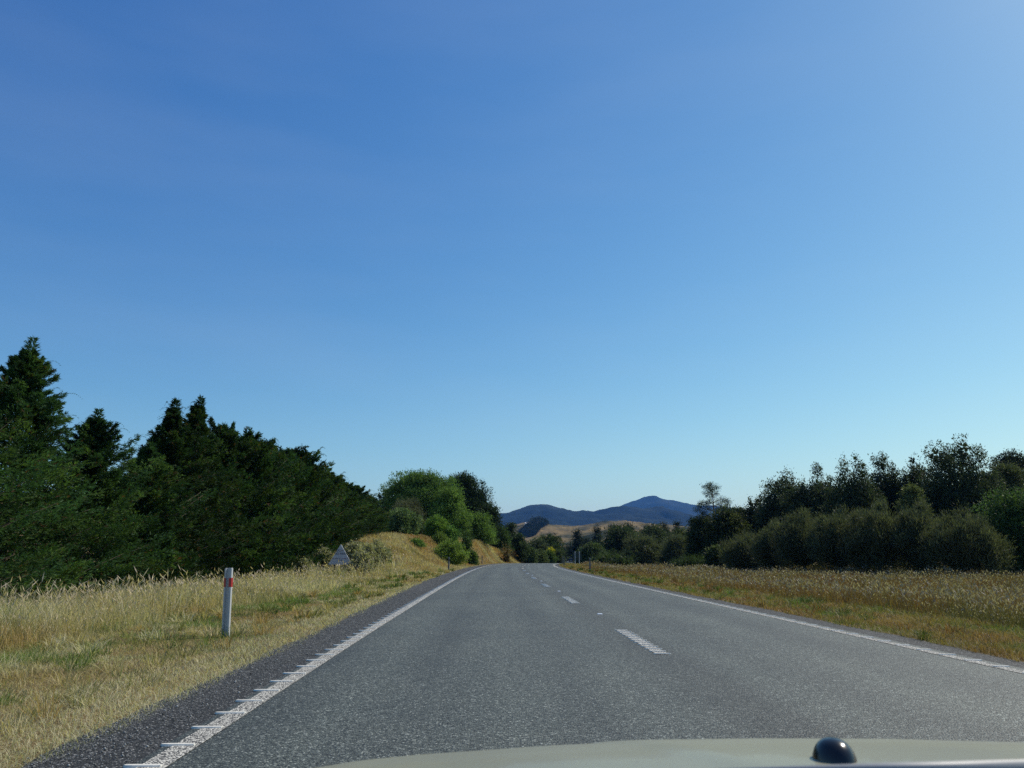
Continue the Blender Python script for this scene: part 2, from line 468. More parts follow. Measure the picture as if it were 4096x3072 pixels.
brown2 = [(470, 552), (510, 548), c4(560, 710), c4(640, 700), c4(800, 672), c4(900, 650), c4(1000, 645), c4(1120, 640), c4(1240, 600), c4(1380, 560), c4(1500, 570), (640, 540), (720, 548), (800, 553)]
ridge("lower_pasture_hills", brown2, 1150, 360, M_brown, 0.5, 120, jag=2, nx=300, ny=80)

# ------------------------------------------------------------------ grasses (stuff)
def blades(name, X, Y, hgt, wid, lean, cols, mat=M_grass, heads=0.0, headcol=(0.40, 0.32, 0.20), zf=height, curl=0.5, seed=1, leandir=None):
    g = np.random.default_rng(seed)
    n = len(X); Z = zf(X, Y)
    az = g.uniform(0, 2 * np.pi, n)
    if leandir is not None: az = leandir + g.normal(0, 1.0, n)
    ln = np.abs(g.normal(lean, lean * 0.5, n))
    dx, dy = np.cos(az) * ln, np.sin(az) * ln
    fa = g.uniform(0, np.pi, n)                     # facing of the blade
    wx, wy = np.cos(fa) * wid / 2, np.sin(fa) * wid / 2
    up = np.sqrt(np.clip(1 - ln ** 2, 0.05, 1))
    B = np.stack([X, Y, Z - 0.01], 1)
    D = np.stack([dx, dy, up], 1) * hgt[:, None]
    W = np.stack([wx, wy, 0 * wx], 1)
    mid = B + D * 0.55
    bend = np.stack([np.cos(az), np.sin(az), -0.5 + 0 * az], 1) * (hgt * curl * g.uniform(0.1, 0.6, n))[:, None]
    tip = B + D + bend
    V = np.stack([B - W, B + W, mid + W * 0.85, tip + W * 0.25, mid - W * 0.85], 1)   # 5 verts
    idx = np.arange(n)[:, None] * 5
    F = np.concatenate([idx + np.array([[0, 1, 2, 4]]), idx + np.array([[4, 2, 3, 3]])], 0)
    Q = F[:n]; T3 = F[n:, :3]
    C = np.repeat(cols[:, None, :], 5, 1)
    VV = V.reshape(-1, 3); CC = C.reshape(-1, 3)
    tris = np.concatenate([Q[:, [0, 1, 2]], Q[:, [0, 2, 3]], T3], 0)
    if heads > 0:
        k = g.random(n) < heads
        m = int(k.sum())
        if m:
            t0 = tip[k]; d = (bend[k] + D[k] * 0.3); d /= np.linalg.norm(d, axis=1)[:, None] + 1e-9
            hl = (hgt[k] * g.uniform(0.10, 0.22, m))[:, None]
            hw = np.maximum(wid[k] * 2.4, 0.008)[:, None]
            f2 = g.uniform(0, np.pi, m); s = np.stack([np.cos(f2), np.sin(f2), 0 * f2], 1) * hw / 2
            a = t0 - d * hl * 0.4
            HV = np.stack([a, a + d * hl * .4 + s, a + d * hl, a + d * hl * .4 - s], 1).reshape(-1, 3)
            b = len(VV) + np.arange(m)[:, None] * 4
            tris = np.concatenate([tris, b + np.array([[0, 1, 2]]), b + np.array([[0, 2, 3]])], 0)
            hc = np.array(headcol)[None, :] * g.uniform(0.7, 1.25, (m, 1))
            VV = np.concatenate([VV, HV]); CC = np.concatenate([CC, np.repeat(hc, 4, 0)])
    return tag(np_mesh(name, VV, tris, mat, col=CC), kind="stuff")

def scatter(xlo, xhi, y0, y1, rho0, d0, power, seed, offs='L', rmin=0.0):
    """points between lateral offsets (from an edge line) with density falling with distance"""
    g = np.random.default_rng(seed)
    ys = np.linspace(y0, y1, 400)
    dens = rho0 * (d0 / np.maximum(ys, d0)) ** power * (xhi - xlo)
    cum = np.concatenate([[0], np.cumsum((dens[1:] + dens[:-1]) / 2 * np.diff(ys))])
    n = int(cum[-1])
    Y = np.interp(g.random(n) * cum[-1], cum, ys)
    O = g.uniform(xlo, xhi, n)
    X = cx(Y) - LW - O if offs == 'L' else cx(Y) + RW + O
    u = X / np.maximum(Y, .1)
    k = (np.abs(u) < 0.72)
    return X[k], Y[k], O[k], g

STRAW = np.array([0.46, 0.39, 0.20]); PALE = np.array([0.55, 0.50, 0.32]); GOLD = np.array([0.36, 0.25, 0.10])
GREEN = np.array([0.13, 0.19, 0.045]); OLIVE = np.array([0.20, 0.20, 0.07]); RUST = np.array([0.30, 0.16, 0.06])
def patchcol(X, Y, g, ws, sc=0.9):
    """blend of colours by patches: ws = [(colour, weight, seed)]"""
    n = len(X); acc = np.zeros((n, 3)); tot = np.zeros(n)
    for c, w, s in ws:
        q = np.clip(fbm(X * sc + s * 7.3, Y * sc * 0.8 + s * 3.1, 4) * 2 + 0.5, 0, 1) ** 5 * w * 30 * g.uniform(0.2, 1.8, n) + 1e-4
        acc += q[:, None] * c; tot += q
    return acc / tot[:, None] * g.uniform(0.72, 1.25, (n, 1))

def wpx(Y, k=0.0006): return np.maximum(0.0032, Y * k)

# left verge: trampled mown strip
X, Y, O, g = scatter(0.6, 5.6, 4.0, 130, 3000, 7, 1.75, 11)
keep = O > shoff(Y) - 0.10 + 0.22 * fbm(Y * 1.1, Y * 0 + 3, 5) * 2
X, Y, O = X[keep], Y[keep], O[keep]; n = len(X)
col = patchcol(X, Y, g, [(PALE, 1.2, 1), (STRAW, 1.2, 2), (OLIVE, 0.9, 3), (GREEN, 0.8, 4), (GOLD, 0.6, 5)])
edge = sstep(2.1, 1.2, O)[:, None] * 0.7
col = col * (1 - edge) + edge * PALE * g.uniform(0.7, 1.15, (n, 1))
blades("verge_grass", X, Y, g.uniform(0.035, 0.10, n) * (1 + 1.0 * sstep(3, 5, O)), wpx(Y, 0.00065), 0.75, col, curl=0.9, seed=12)
# left: knee high seeding grass up to the hedge, thinner towards the ditch
X, Y, O, g = scatter(3.6, 10.5, 7.0, 62, 620, 10, 1.35, 13)
keep = (O > 4.1 + 1.4 * fbm(X * .5, Y * .5, 3) * 2 - 0.9 * sstep(10, 50, Y)); X, Y, O = X[keep], Y[keep], O[keep]; n = len(X)
col = patchcol(X, Y, g, [(PALE, 1.3, 21), (STRAW, 1.6, 22), (OLIVE, 0.4, 23), (GOLD, 0.8, 24), (GREEN * 1.1, 0.25, 25)], 0.6)
h = g.uniform(0.28, 0.86, n) * (0.40 + 0.60 * sstep(3.6, 6.5, O)) * (1 + 1.1 * fbm(X * .7, Y * .7, 3))
blades("tall_verge_grass", X, Y, h, wpx(Y, 0.00058), 0.25, col, heads=0.35, headcol=(0.46, 0.38, 0.25), curl=0.35, seed=14)
X, Y, O, g = scatter(4.6, 11, 7.0, 62, 26, 10, 0.9, 113)
keep = fbm(X * .9 + 20, Y * .9, 3) > -0.05; X, Y = X[keep], Y[keep]; n = len(X)
blades("seeding_grass_stalks", X, Y, g.uniform(0.75, 1.15, n), wpx(Y, 0.00062), 0.28, PALE * g.uniform(0.7, 1.1, (n, 1)), heads=1.0, headcol=(0.50, 0.42, 0.30), curl=0.45, seed=114)
# green tufts in the left verge
X, Y, O, g = scatter(2.6, 6.5, 6.5, 40, 900, 8, 1.5, 15)
q = fbm(X * 0.9 + 50, Y * 0.7 + 9, 3) * 2
keep = q > 0.13; X, Y = X[keep], Y[keep]; n = len(X)
blades("green_grass_patches", X, Y, g.uniform(0.08, 0.2, n), wpx(Y, 0.0006), 0.5, GREEN * g.uniform(0.7, 1.5, (n, 1)), curl=0.7, seed=16)
# bank grass
X, Y, O, g = scatter(1.6, 16, 50, 150, 110, 50, 0.9, 17)
X, Y = X + g.uniform(-.3, .3, len(X)), Y; n = len(X)
col = patchcol(X, Y, g, [(GOLD * 1.1, 1.3, 31), (STRAW, 1.3, 32), (PALE * .95, 0.6, 33), (RUST * 1.15, 0.6, 34), (OLIVE, 0.35, 35)], 0.35)
cut = np.exp(-(((X + 10.2) / 2.0) ** 2 + ((Y - 92) / 9.0) ** 2)) + 0.8 * np.exp(-(((X + 4.2) / 1.8) ** 2 + ((Y - 102) / 8.0) ** 2))
cut = np.clip(cut * (1 + 1.5 * fbm(X * .6, Y * .4, 3)), 0, 1)[:, None]; col = col * (1 - cut * .85) + cut * .85 * np.array([0.36, 0.19, 0.075]) * g.uniform(.8, 1.2, (n, 1))
h = g.uniform(0.15, 0.50, n) * (0.4 + 0.6 * sstep(1.8, 4.0, O)) * (1 - .6 * cut[:, 0])
blades("bank_grass", X, Y, h, g.uniform(0.7, 1.3, n) * 0.00058 * Y, 0.35, col, heads=0.12, curl=0.4, seed=18)
# right verge: mown strip
X, Y, O, g = scatter(0.45, 4.3, 6, 135, 1700, 9, 1.7, 19, 'R')
keep = O > 0.58 + 0.28 * fbm(Y * 1.1, Y * 0 + 9, 5); X, Y, O = X[keep], Y[keep], O[keep]; n = len(X)
col = patchcol(X, Y, g, [(OLIVE, 1.3, 41), (GREEN * .9, 0.6, 42), (GOLD * .8, 1.5, 43), (RUST * .8, 0.9, 44)], 0.8)
blades("roadside_grass", X, Y, g.uniform(0.05, 0.15, n) * (1 + .6 * sstep(2.5, 4, O)), wpx(Y, 0.00065), 0.6, col, curl=0.7, seed=20)
# right: tall brown field
X, Y, O, g = scatter(3.3, 60, 7, 118, 210, 14, 1.15, 23, 'R')
keep = O > 3.5 + 1.8 * fbm(X * .5, Y * .5, 4) * 2; X, Y, O = X[keep], Y[keep], O[keep]; n = len(X)
col = patchcol(X, Y, g, [(RUST * .9, 2.2, 51), (GOLD * .7, 1.3, 52), (OLIVE * .6, 0.7, 53), (STRAW * .7, 0.35, 54)], 0.4)
h = g.uniform(0.22, 0.80, n) * (0.5 + 0.4 * sstep(3.3, 7, O)) * np.clip(1 + 2.0 * fbm(X * .35, Y * .35, 4), .25, 1.7)
col = col * 0.66
blades("field_grass", X, Y, h, wpx(Y, 0.00068), 0.25, col, heads=0.35, headcol=(0.27, 0.235, 0.175), curl=0.35, seed=24)

def tussocks(name, side, lo, hi, cnt, seed, cols, hh=(0.14, 0.34), y1=60, dark=1.0):
    g = np.random.default_rng(seed); per = 46
    y = 4.5 + (y1 - 4.5) * g.random(cnt) ** 1.5; o_ = g.uniform(lo, hi, cnt)
    x = cx(y) - LW - o_ if side == 'L' else cx(y) + RW + o_
    r_ = g.uniform(0.05, 0.20, cnt); H = g.uniform(hh[0], hh[1], cnt); ci = g.integers(0, len(cols), cnt)
    i = np.repeat(np.arange(cnt), per); a = g.uniform(0, 6.28, cnt * per); q = np.sqrt(g.random(cnt * per)) * r_[i]
    X = x[i] + np.cos(a) * q; Y = y[i] + np.sin(a) * q
    blades(name, X, Y, H[i] * g.uniform(.6, 1.2, len(i)), wpx(Y, 0.0007), 0.55, np.array(cols)[ci][i] * g.uniform(.6, 1.3, (len(i), 1)) * dark, curl=0.9, seed=seed + 1, leandir=a)
tussocks("verge_tussocks", 'L', 1.3, 6.5, 420, 301, [PALE, STRAW, GREEN, OLIVE, GOLD, GREEN * .7])
tussocks("roadside_tussocks", 'R', 0.7, 6.5, 520, 303, [OLIVE, GREEN, RUST * .7, GREEN * .6, GOLD * .8], hh=(0.10, 0.36), y1=80, dark=.85)
def chips(name, seed, n):
    g = np.random.default_rng(seed)
    y = 3.2 + 22 * g.random(n) ** 1.7; o_ = shoff(y) * (1.0 - 0.75 * g.random(n) ** 1.6) + g.normal(0, .04, n)
    x = cx(y) - LW - o_; s_ = g.uniform(0.002, 0.0065, n) * (1 + (g.random(n) < 0.06))
    base = g.normal(size=(n, 6, 3)); base /= np.linalg.norm(base, axis=2)[..., None]
    oc = np.array([[1, 0, 0], [0, 1, 0], [-1, 0, 0], [0, -1, 0], [0, 0, 1], [0, 0, -1]], float)
    V = (oc[None] * g.uniform(.6, 1.2, (n, 6, 1)) + base * .15) * s_[:, None, None] * np.array([1, 1, .7]) + np.stack([x, y, s_ * .4 + .004], 1)[:, None]
    f = np.array([[0, 1, 4], [1, 2, 4], [2, 3, 4], [3, 0, 4], [1, 0, 5], [2, 1, 5], [3, 2, 5], [0, 3, 5]])
    F = (np.arange(n)[:, None, None] * 6 + f[None]).reshape(-1, 3)
    c = np.array([0.14, 0.145, 0.14]) * g.uniform(.25, 2.6, (n, 1))
    tag(np_mesh(name, V.reshape(-1, 3), F, M_chip, col=np.repeat(c, 6, 0)), kind="stuff")
_t = NT("loose_stone"); M_chip = _t.done(_t.pbsdf(_t.n("ShaderNodeAttribute", attribute_name="tint").outputs["Color"], 0.85, 0.2))
chips("loose_chip", 310, 16000)

# ------------------------------------------------------------------ trees
def leaf_quads(P, D, L, W, g, droop=0.0):
    """rhombic leaves: P positions, D unit long directions, L lengths, W widths"""
    n = len(P)
    r = g.normal(size=(n, 3)); s = np.cross(D, r); s /= np.linalg.norm(s, axis=1)[:, None] + 1e-9
    D = D * L[:, None]; s = s * (W / 2)[:, None]
    return np.stack([P, P + D * .45 + s, P + D, P + D * .45 - s], 1)
def crown_obj(quads, cols, parent, mat=None, name="crown"):
    V = quads.reshape(-1, 3); n = len(quads)
    F = np.arange(n * 4).reshape(n, 4)
    return np_mesh(name, V, F, mat or M_leaf, parent, col=np.repeat(cols, 4, 0))
def unit(v): return v / (np.linalg.norm(v, axis=1)[:, None] + 1e-9)

def core_leaves(lobes, n, size, g, base):
    lob = np.array(lobes, float); vol = lob[:, 3] * lob[:, 4] * lob[:, 5]
    k = g.choice(len(lob), n, p=vol / vol.sum())
    d = unit(g.normal(size=(n, 3))); P = lob[k, :3] + d * lob[k, 3:] * (0.62 * g.random((n, 1)) ** 0.4)
    D = unit(g.normal(size=(n, 3)) + np.array([0, 0, .3])); L = size * g.uniform(0.7, 1.4, n)
    return leaf_quads(P - D * L[:, None] * .5, D, L, L * g.uniform(.5, .8, n), g), np.array(base)[None, :] * g.uniform(0.7, 1.1, (n, 1))
def lobe_leaves(lobes, n, size, g, asp=0.5, up=0.25, base=(0.05, 0.08, 0.03), tip=None, jitter=0.3, outward=1.0, shell=0.55):
    """leaves in the outer shell of each ellipsoid lobe (x,y,z,rx,ry,rz), clumped into tufts"""
    lob = np.array(lobes, float)
    vol = (lob[:, 3] * lob[:, 4] + lob[:, 4] * lob[:, 5] + lob[:, 3] * lob[:, 5]); vol = vol ** 0.72; pr = vol / vol.sum()
    nt_ = max(40, n // 14)
    k = g.choice(len(lob), nt_, p=pr)
    d = unit(g.normal(size=(nt_, 3)))
    rad = shell + (1.06 - shell) * g.random(nt_) ** 0.6
    rad = rad * (1 + jitter * (g.random(nt_) - 0.5))
    T = lob[k, :3] + d * lob[k, 3:] * rad[:, None]
    tone = g.uniform(0.7, 1.35, nt_) * (1 + 0.35 * (g.random(nt_) < 0.12))
    lobtone = g.uniform(0.8, 1.25, len(lob))[k]
    j = g.integers(0, nt_, n)
    sp = size * 1.7
    P = T[j] + g.normal(0, sp * 0.55, (n, 3))
    D = unit(d[j] * outward + g.normal(0, 0.75, (n, 3)) + np.array([0, 0, up]))
    L = size * g.uniform(0.6, 1.4, n); W = L * asp * g.uniform(0.7, 1.3, n)
    c = np.array(base)[None, :] * (tone * lobtone)[j][:, None] * g.uniform(0.75, 1.25, (n, 1))
    if tip is not None:
        w = (g.random(nt_) < 0.3)[j][:, None] * 0.8
        c = c * (1 - w) + w * np.array(tip)[None, :] * g.uniform(0.8, 1.2, (n, 1))
    return leaf_quads(P, D, L, W, g), c

def trunk_mesh(h, r, limbs, g, lean=0.03):
    m = MB(); k = 6
    pts = [Vector((lean * h * (i / k) ** 1.5 * math.sin(i), lean * h * (i / k) ** 1.3, h * i / k - (0.3 if i == 0 else 0))) for i in range(k + 1)]
    m.tube(pts, [r * (1.25 if i == 0 else 1 - 0.82 * i / k) for i in range(k + 1)], 8)
    for L in limbs:
        z0 = min(L[2] * 0.55, h * 0.8) * g.uniform(0.55, 0.95)
        i = min(k - 1, int(z0 / h * k)); a = pts[i].lerp(pts[i + 1], z0 / h * k - i)
        b = Vector(L[:3]); mid = a.lerp(b, 0.5) + Vector((0, 0, 0.12 * (b - a).length))
        rr = r * 0.42 * (1 - 0.6 * z0 / h)
        m.tube([a, mid, b], [rr, rr * .6, rr * .2], 5)
    return m

def lobes_for(w, h, n, g, top=0.62, flat=0.75, low=0.1, shape='round'):
    """lobes filling a crown w wide, h tall; base at 0"""
    out = []
    if shape == 'plumes':
        for i in range(int(n * 1.6)):
            a = i * 2.399; q = math.sqrt((i + .5) / (n * 1.6)); d = w * 0.42 * q
            top_ = h * (1.0 - 0.34 * q ** 2.4) * (1.0 if i == 0 else g.uniform(0.80, 1.0)); bot = h * g.uniform(0.05, 0.45)
            r_ = w * g.uniform(0.065, 0.10)
            x, y = math.cos(a) * d, math.sin(a) * d
            out.append((x, y, (top_ + bot) / 2 - h * .03, r_ * 1.35, r_ * 1.35, (top_ - bot) / 2))
            out.append((x + g.normal(0, r_ * .3), y, top_ - h * .06, r_ * .62, r_ * .62, h * .06))
        out.append((0, 0, h * 0.40, w * 0.40, w * 0.40, h * 0.38))
        return out
    for i in range(n):
        t = (i + 0.5) / n
        z = h * (low + (1 - low) * t)
        if shape == 'round': env = math.sqrt(max(0.05, 1 - ((t - 0.42) / 0.62) ** 2))
        elif shape == 'cone': env = max(0.12, 1.05 - t)
        elif shape == 'column': env = 0.9 if t < 0.7 else 0.9 - (t - 0.7) * 1.9
        elif shape == 'dome': env = math.sqrt(max(0.03, 1 - t ** 2.6))
        else: env = 1
        a = i * 2.399 + g.uniform(-.6, .6); rr = w / 2 * env * g.uniform(0.8, 1.12); z *= g.uniform(0.86, 1.06)
        lr = w * g.uniform(0.19, 0.29) * (0.7 + 0.3 * env)
        d = max(0.0, rr - lr * 0.75) * g.uniform(0.72, 1.1)
        z = min(z, h - lr * flat * .8)
        out.append((math.cos(a) * d, math.sin(a) * d, max(z, lr * .55), lr * g.uniform(.75, 1.2), lr * g.uniform(.75, 1.2), lr * flat * g.uniform(.7, 1.15)))
    out.append((0, 0, h * 0.48, w * 0.36, w * 0.36, h * 0.44)); out.append((0, 0, h * 0.3, w * 0.42, w * 0.42, h * 0.28))
    return out

def place(px, pt, Y, base=None):
    """foot of a thing whose top is seen at (px, pt) at forward distance Y, and its height"""
    p = at(px, pt, Y); z = float(height(p.x, Y)) if base is None else base
    return Vector((p.x, Y, z - 0.05)), p.z - z

def wm(pxw, Y): return pxw / FPX * Y * 1.0

def tree(name, label, px, pt, Y, pw, cat="tree", group=None, n=9000, leaf=0.24, asp=0.5, nl=16, base=(0.05, 0.085, 0.03), tip=None, shape='round', up=0.25,
         flat=0.75, low=0.12, seed=1, spikes=0, tr=0.12, jitter=0.3, extra=None, mat=None, depth=1.0, outward=1.0):
    g = np.random.default_rng(seed)
    foot, h = place(px, pt, Y); w = wm(pw, Y) * 1.12; n = int(n * 1.35)
    o = empty(name, foot, 0, label=label, cat=cat, group=group)
    lobes = lobes_for(w * 0.97, h, nl, g, low=low, flat=flat, shape=shape)
    if spikes:
        for i in range(spikes):
            a = g.uniform(0, 2 * math.pi); d = w * 0.36 * math.sqrt(g.random()); r_ = w * g.uniform(0.045, 0.075)
            e = math.sqrt(max(0.1, 1 - (d / (w * .5)) ** 2))
            zt = h * (0.80 + 0.2 * g.random()) * (0.82 + 0.18 * e)
            hl = h * g.uniform(0.10, 0.17)
            lobes.append((math.cos(a) * d, math.sin(a) * d, zt - hl, r_, r_, hl))
    if extra: lobes += [tuple(v * s for v, s in zip(e, (w, w, h, w, w, h))) for e in extra]
    q, c = lobe_leaves(lobes, n, leaf, g, asp, up, base, tip, jitter, outward)
    q2, c2 = core_leaves(lobes, max(200, n // 6), min(leaf * 2.0, 0.5 + Y * 0.001), g, base)
    q = np.concatenate([q, q2]); c = np.concatenate([c, c2])
    q[..., 2] = np.maximum(q[..., 2], 0.0)
    trunk_mesh(h * 0.8, max(0.05, h * 0.025 * (1 + tr)), lobes[::2], g).build("trunk", M_bark, o, True)
    crown_obj(q, c, o, mat)
    return o

# ---- cypress shelterbelt on the left
def cypress_mesh(h, rad, nb, ns, seed, ll=0.16, lw=0.022, hue=1.0, taper=1.05):
    g = np.random.default_rng(seed)
    t = (np.arange(nb) + g.random(nb)) / nb
    z0 = h * (0.01 + 0.94 * t ** 0.9)
    az = np.arange(nb) * 2.399963 + g.normal(0, .35, nb)
    env = np.where(t < 0.3, 1.0 + 0.1 * t, 1.03 * (1 - (t - 0.3) / 0.7) ** taper + 0.015)
    L = rad * 1.12 * env * g.uniform(0.60, 1.2, nb) * (1 + 0.2 * np.sin(az * 2 + t * 7 + seed)) + 0.10
    L = L * np.clip(0.80 + 1.1 * fbm(np.cos(az) * 1.6 + seed, t * 5 + np.sin(az) * 1.6, 3), 0.42, 1.25)
    el = R(-2) + R(26) * t + R(32) * np.clip(t - 0.82, 0, 1) / 0.18 + g.normal(0, 0.12, nb)
    # each branch carries ns twigs along its outer part
    b = np.repeat(np.arange(nb), ns); m = nb * ns
    s = 0.25 + 0.78 * g.random(m) ** 0.62
    ln = L[b] * s
    curve = 0.16 * s ** 2 * L[b]
    ca, sa = np.cos(az[b]), np.sin(az[b])
    out = ln * np.cos(el[b]); zz = z0[b] + ln * np.sin(el[b]) + curve
    wsp = L[b] * 0.17 * (1.2 - s * 0.9)
    side = g.normal(0, 1, m) * wsp; vert = g.normal(0, 1, m) * wsp * 0.45
    P = np.stack([ca * out - sa * side, sa * out + ca * side, np.maximum(zz + vert, 0.02)], 1)
    D = np.stack([ca - sa * np.sign(side) * 0.8 * g.random(m), sa + ca * np.sign(side) * 0.8 * g.random(m), 0.35 + 0.3 * g.normal(0, 1, m)], 1)
    D = unit(D + g.normal(0, .33, (m, 3)))
    tone = g.uniform(0.45, 1.35, nb)[b] * g.uniform(0.7, 1.3, m)
    base = np.array([0.026, 0.058, 0.020]) * hue; yel = np.array([0.075, 0.125, 0.030]) * hue
    w = (g.random(nb)[b] < 0.3)[:, None] * 0.6
    col = (base * (1 - w) + yel * w) * tone[:, None]
    brown = (g.random(m) < 0.025)[:, None]
    col = np.where(brown, np.array([0.10, 0.06, 0.03]), col)
    # each twig: a small frond of leaflets
    qs = [leaf_quads(P, D, ll * g.uniform(.7, 1.5, m), lw * g.uniform(.8, 1.4, m) * 1.5, g)]
    cs = [col]
    for k in range(3):
        sd_ = unit(np.cross(D, g.normal(size=(m, 3))))
        P2 = P + D * (ll * (0.15 + 0.28 * k)); D2 = unit(D * 1.0 + sd_ * 0.75)
        qs.append(leaf_quads(P2, D2, ll * (0.75 - .14 * k) * g.uniform(.7, 1.2, m), lw * g.uniform(.8, 1.3, m), g)); cs.append(col * g.uniform(.85, 1.15, (m, 1)))
    # slim secondary leaders with short feathery whorls: the spires of the outline
    for q_ in range(5):
        if q_ == 0: bx, by, bz, hh = 0, 0, h * 0.90, h * 0.10 + 0.12
        else:
            aa = g.uniform(0, 6.28); rr_ = rad * g.uniform(0.22, 0.6); bx, by = rr_ * math.cos(aa), rr_ * math.sin(aa); bz = h * (0.86 - 0.42 * rr_ / rad); hh = g.uniform(0.35, 0.95)
        m3 = 420; tt = g.random(m3); a3 = g.uniform(0, 6.28, m3); r3 = (1 - tt) ** 0.9 * 0.34 * g.random(m3) ** 0.7
        P3 = np.stack([bx + np.cos(a3) * r3 + 0.12 * tt, by + np.sin(a3) * r3, bz + hh * tt], 1)
        D3 = unit(np.stack([np.cos(a3), np.sin(a3), 0.5 + 0 * a3], 1) + g.normal(0, .3, (m3, 3)))
        qs.append(leaf_quads(P3, D3, ll * g.uniform(.8, 1.5, m3), lw * 1.5 * g.uniform(.8, 1.3, m3), g)); cs.append(base * g.uniform(.7, 1.3, (m3, 1)))
    # thick inner foliage close to the stem
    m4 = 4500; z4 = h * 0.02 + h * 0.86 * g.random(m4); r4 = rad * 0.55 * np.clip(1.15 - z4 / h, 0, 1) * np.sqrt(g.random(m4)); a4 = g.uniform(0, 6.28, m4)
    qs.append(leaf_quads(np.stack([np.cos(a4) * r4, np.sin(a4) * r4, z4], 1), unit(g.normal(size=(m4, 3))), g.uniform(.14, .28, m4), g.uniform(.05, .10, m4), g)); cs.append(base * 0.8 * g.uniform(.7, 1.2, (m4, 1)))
    # wispy leader shoots at the tips that break the outline
    nw = 110
    idx = g.choice(nb, nw); a2 = az[idx]; Lw = L[idx] * g.uniform(0.98, 1.12, nw)
    W0 = np.stack([np.cos(a2) * Lw * np.cos(el[idx]), np.sin(a2) * Lw * np.cos(el[idx]), z0[idx] + Lw * np.sin(el[idx]) + 0.2 * L[idx]], 1)
    Wd = unit(np.stack([np.cos(a2) * .8, np.sin(a2) * .8, 0.55 + 0 * a2], 1) + g.normal(0, .2, (nw, 3)))
    W0[:10] = np.array([0, 0, h * 0.96]) + g.normal(0, .1, (10, 3)); Wd[:10] = unit(np.array([[0, 0, 1.0]]) + g.normal(0, .35, (10, 3)))
    for k in range(9):
        Pk = W0 + Wd * (0.07 * k) + np.array([[0, 0, -0.006]]) * k ** 2
        for sgn in (-1, 1):
            sdv = unit(np.cross(Wd, np.array([[0.3, 0.2, 1.0]]))) * sgn
            qs.append(leaf_quads(Pk, unit(Wd + sdv * .7), np.full(nw, ll * (0.75 - .05 * k)), np.full(nw, lw * .8), g)); cs.append(np.tile(base * 1.1, (nw, 1)) * g.uniform(.8, 1.2, (nw, 1)))
    br = MB()
    br.tube([(0, 0, -0.3), (0.05, 0, h * .4), (-0.03, 0.04, h * .75), (0, 0, h * .98)], [0.2, 0.13, 0.06, 0.012], 8)
    for i in range(0, nb, max(1, nb // 90)):
        a = Vector((0, 0, z0[i])); dv = Vector((math.cos(az[i]) * math.cos(el[i]), math.sin(az[i]) * math.cos(el[i]), math.sin(el[i])))
        br.tube([a, a + dv * L[i] * .5, a + dv * L[i] * .9 + Vector((0, 0, .18 * L[i]))], [0.028, 0.018, 0.006], 4)
    return np.concatenate(qs), np.concatenate(cs), br

hedge = [(-62, 338, 2.9), (30, 341, 2.75), (96, 412, 2.6), (148, 446, 2.3), (174, 402, 2.5), (199, 399, 2.6), (230, 427, 2.5), (243, 429, 2.5), (254, 439, 2.4), (268, 438, 2.5), (285, 452, 2.5),
         (296, 453, 2.5), (307, 461, 2.5), (318, 465, 2.5), (327, 471, 2.5), (342, 477, 2.4), (355, 485, 2.2), (368, 497, 2.0)]
hl = ["dark green cypress cut off by the left edge of the photo, foremost of the row",
      "tallest dark cypress at the far left, its pointed top highest of all against the sky",
      "shorter cypress second from the left, rounded top just right of the tallest one",
      "low cypress filling the notch of sky between the two taller groups of the row",
      "cypress with a slim pointed tip, left one of the twin peaks right of the notch",
      "cypress with the taller tip, right one of the twin peaks right of the notch",
      "cypress with a blunt top on the first step down right of the twin peaks",
      "cypress with a feathery curved tip, second step down from the twin peaks",
      "cypress third step down from the twin peaks, low rounded tip",
      "cypress with a wispy leader, fourth step down from the twin peaks",
      "cypress midway along the sloping hedge top, fifth step down from the twin peaks",
      "cypress with a thin leader, sixth step down the row from the twin peaks",
      "cypress seventh step down the row from the twin peaks",
      "cypress eighth step down from the twin peaks, up and left of the triangular sign",
      "dense cypress straight above the white triangular sign",
      "cypress with a spiky tip, third from the far end of the row",
      "cypress with a spiky tip, second from the far end of the row",
      "last and lowest cypress of the row, next to the grassy bank"]
far_src = []
for i, (px, pt, rad) in enumerate(hedge):
    Y = FPX * 15.0 / (512 - px)
    foot, h = place(px, pt, Y)
    o = empty("cypress_tree", foot, 0, label=hl[i], cat="tree", group="cypress shelterbelt along the left verge")
    if i < 6:
        q, c, br = cypress_mesh(h, rad, 290 if i < 3 else 240, 125 if i < 3 else 95, 100 + i, 0.15 if i < 3 else 0.19, 0.020 if i < 3 else 0.027, (1.45, 1.45, 1.3, 1.2, 0.8, 0.8)[i])
        t_ = br.build("trunk", M_bark, o, True); cr = crown_obj(q, c, o)
    else:
        if len(far_src) < 3:
            q, c, br = cypress_mesh(6.6, 2.8, 280, 85, 200 + i, 0.24, 0.036, 1.0, 0.62)
            t_ = br.build("trunk", M_bark, o, True); cr = crown_obj(q, c, o); far_src.append((t_, cr))
        else:
            a, b = far_src[i % 3]
            t_, cr = a.copy(), b.copy()
            for k in (t_, cr): link(k); k.parent = o
        s = h / 6.75 * (1 + 0.04 * math.sin(i * 5.3)); r_ = rad / 2.5 * (1 + 0.12 * math.sin(i * 3.1))
        o.scale = (r_, r_, s); o.rotation_euler = (R(2.0 * math.sin(i * 2.3)), R(2.5 * math.cos(i * 1.7)), i * 1.9)

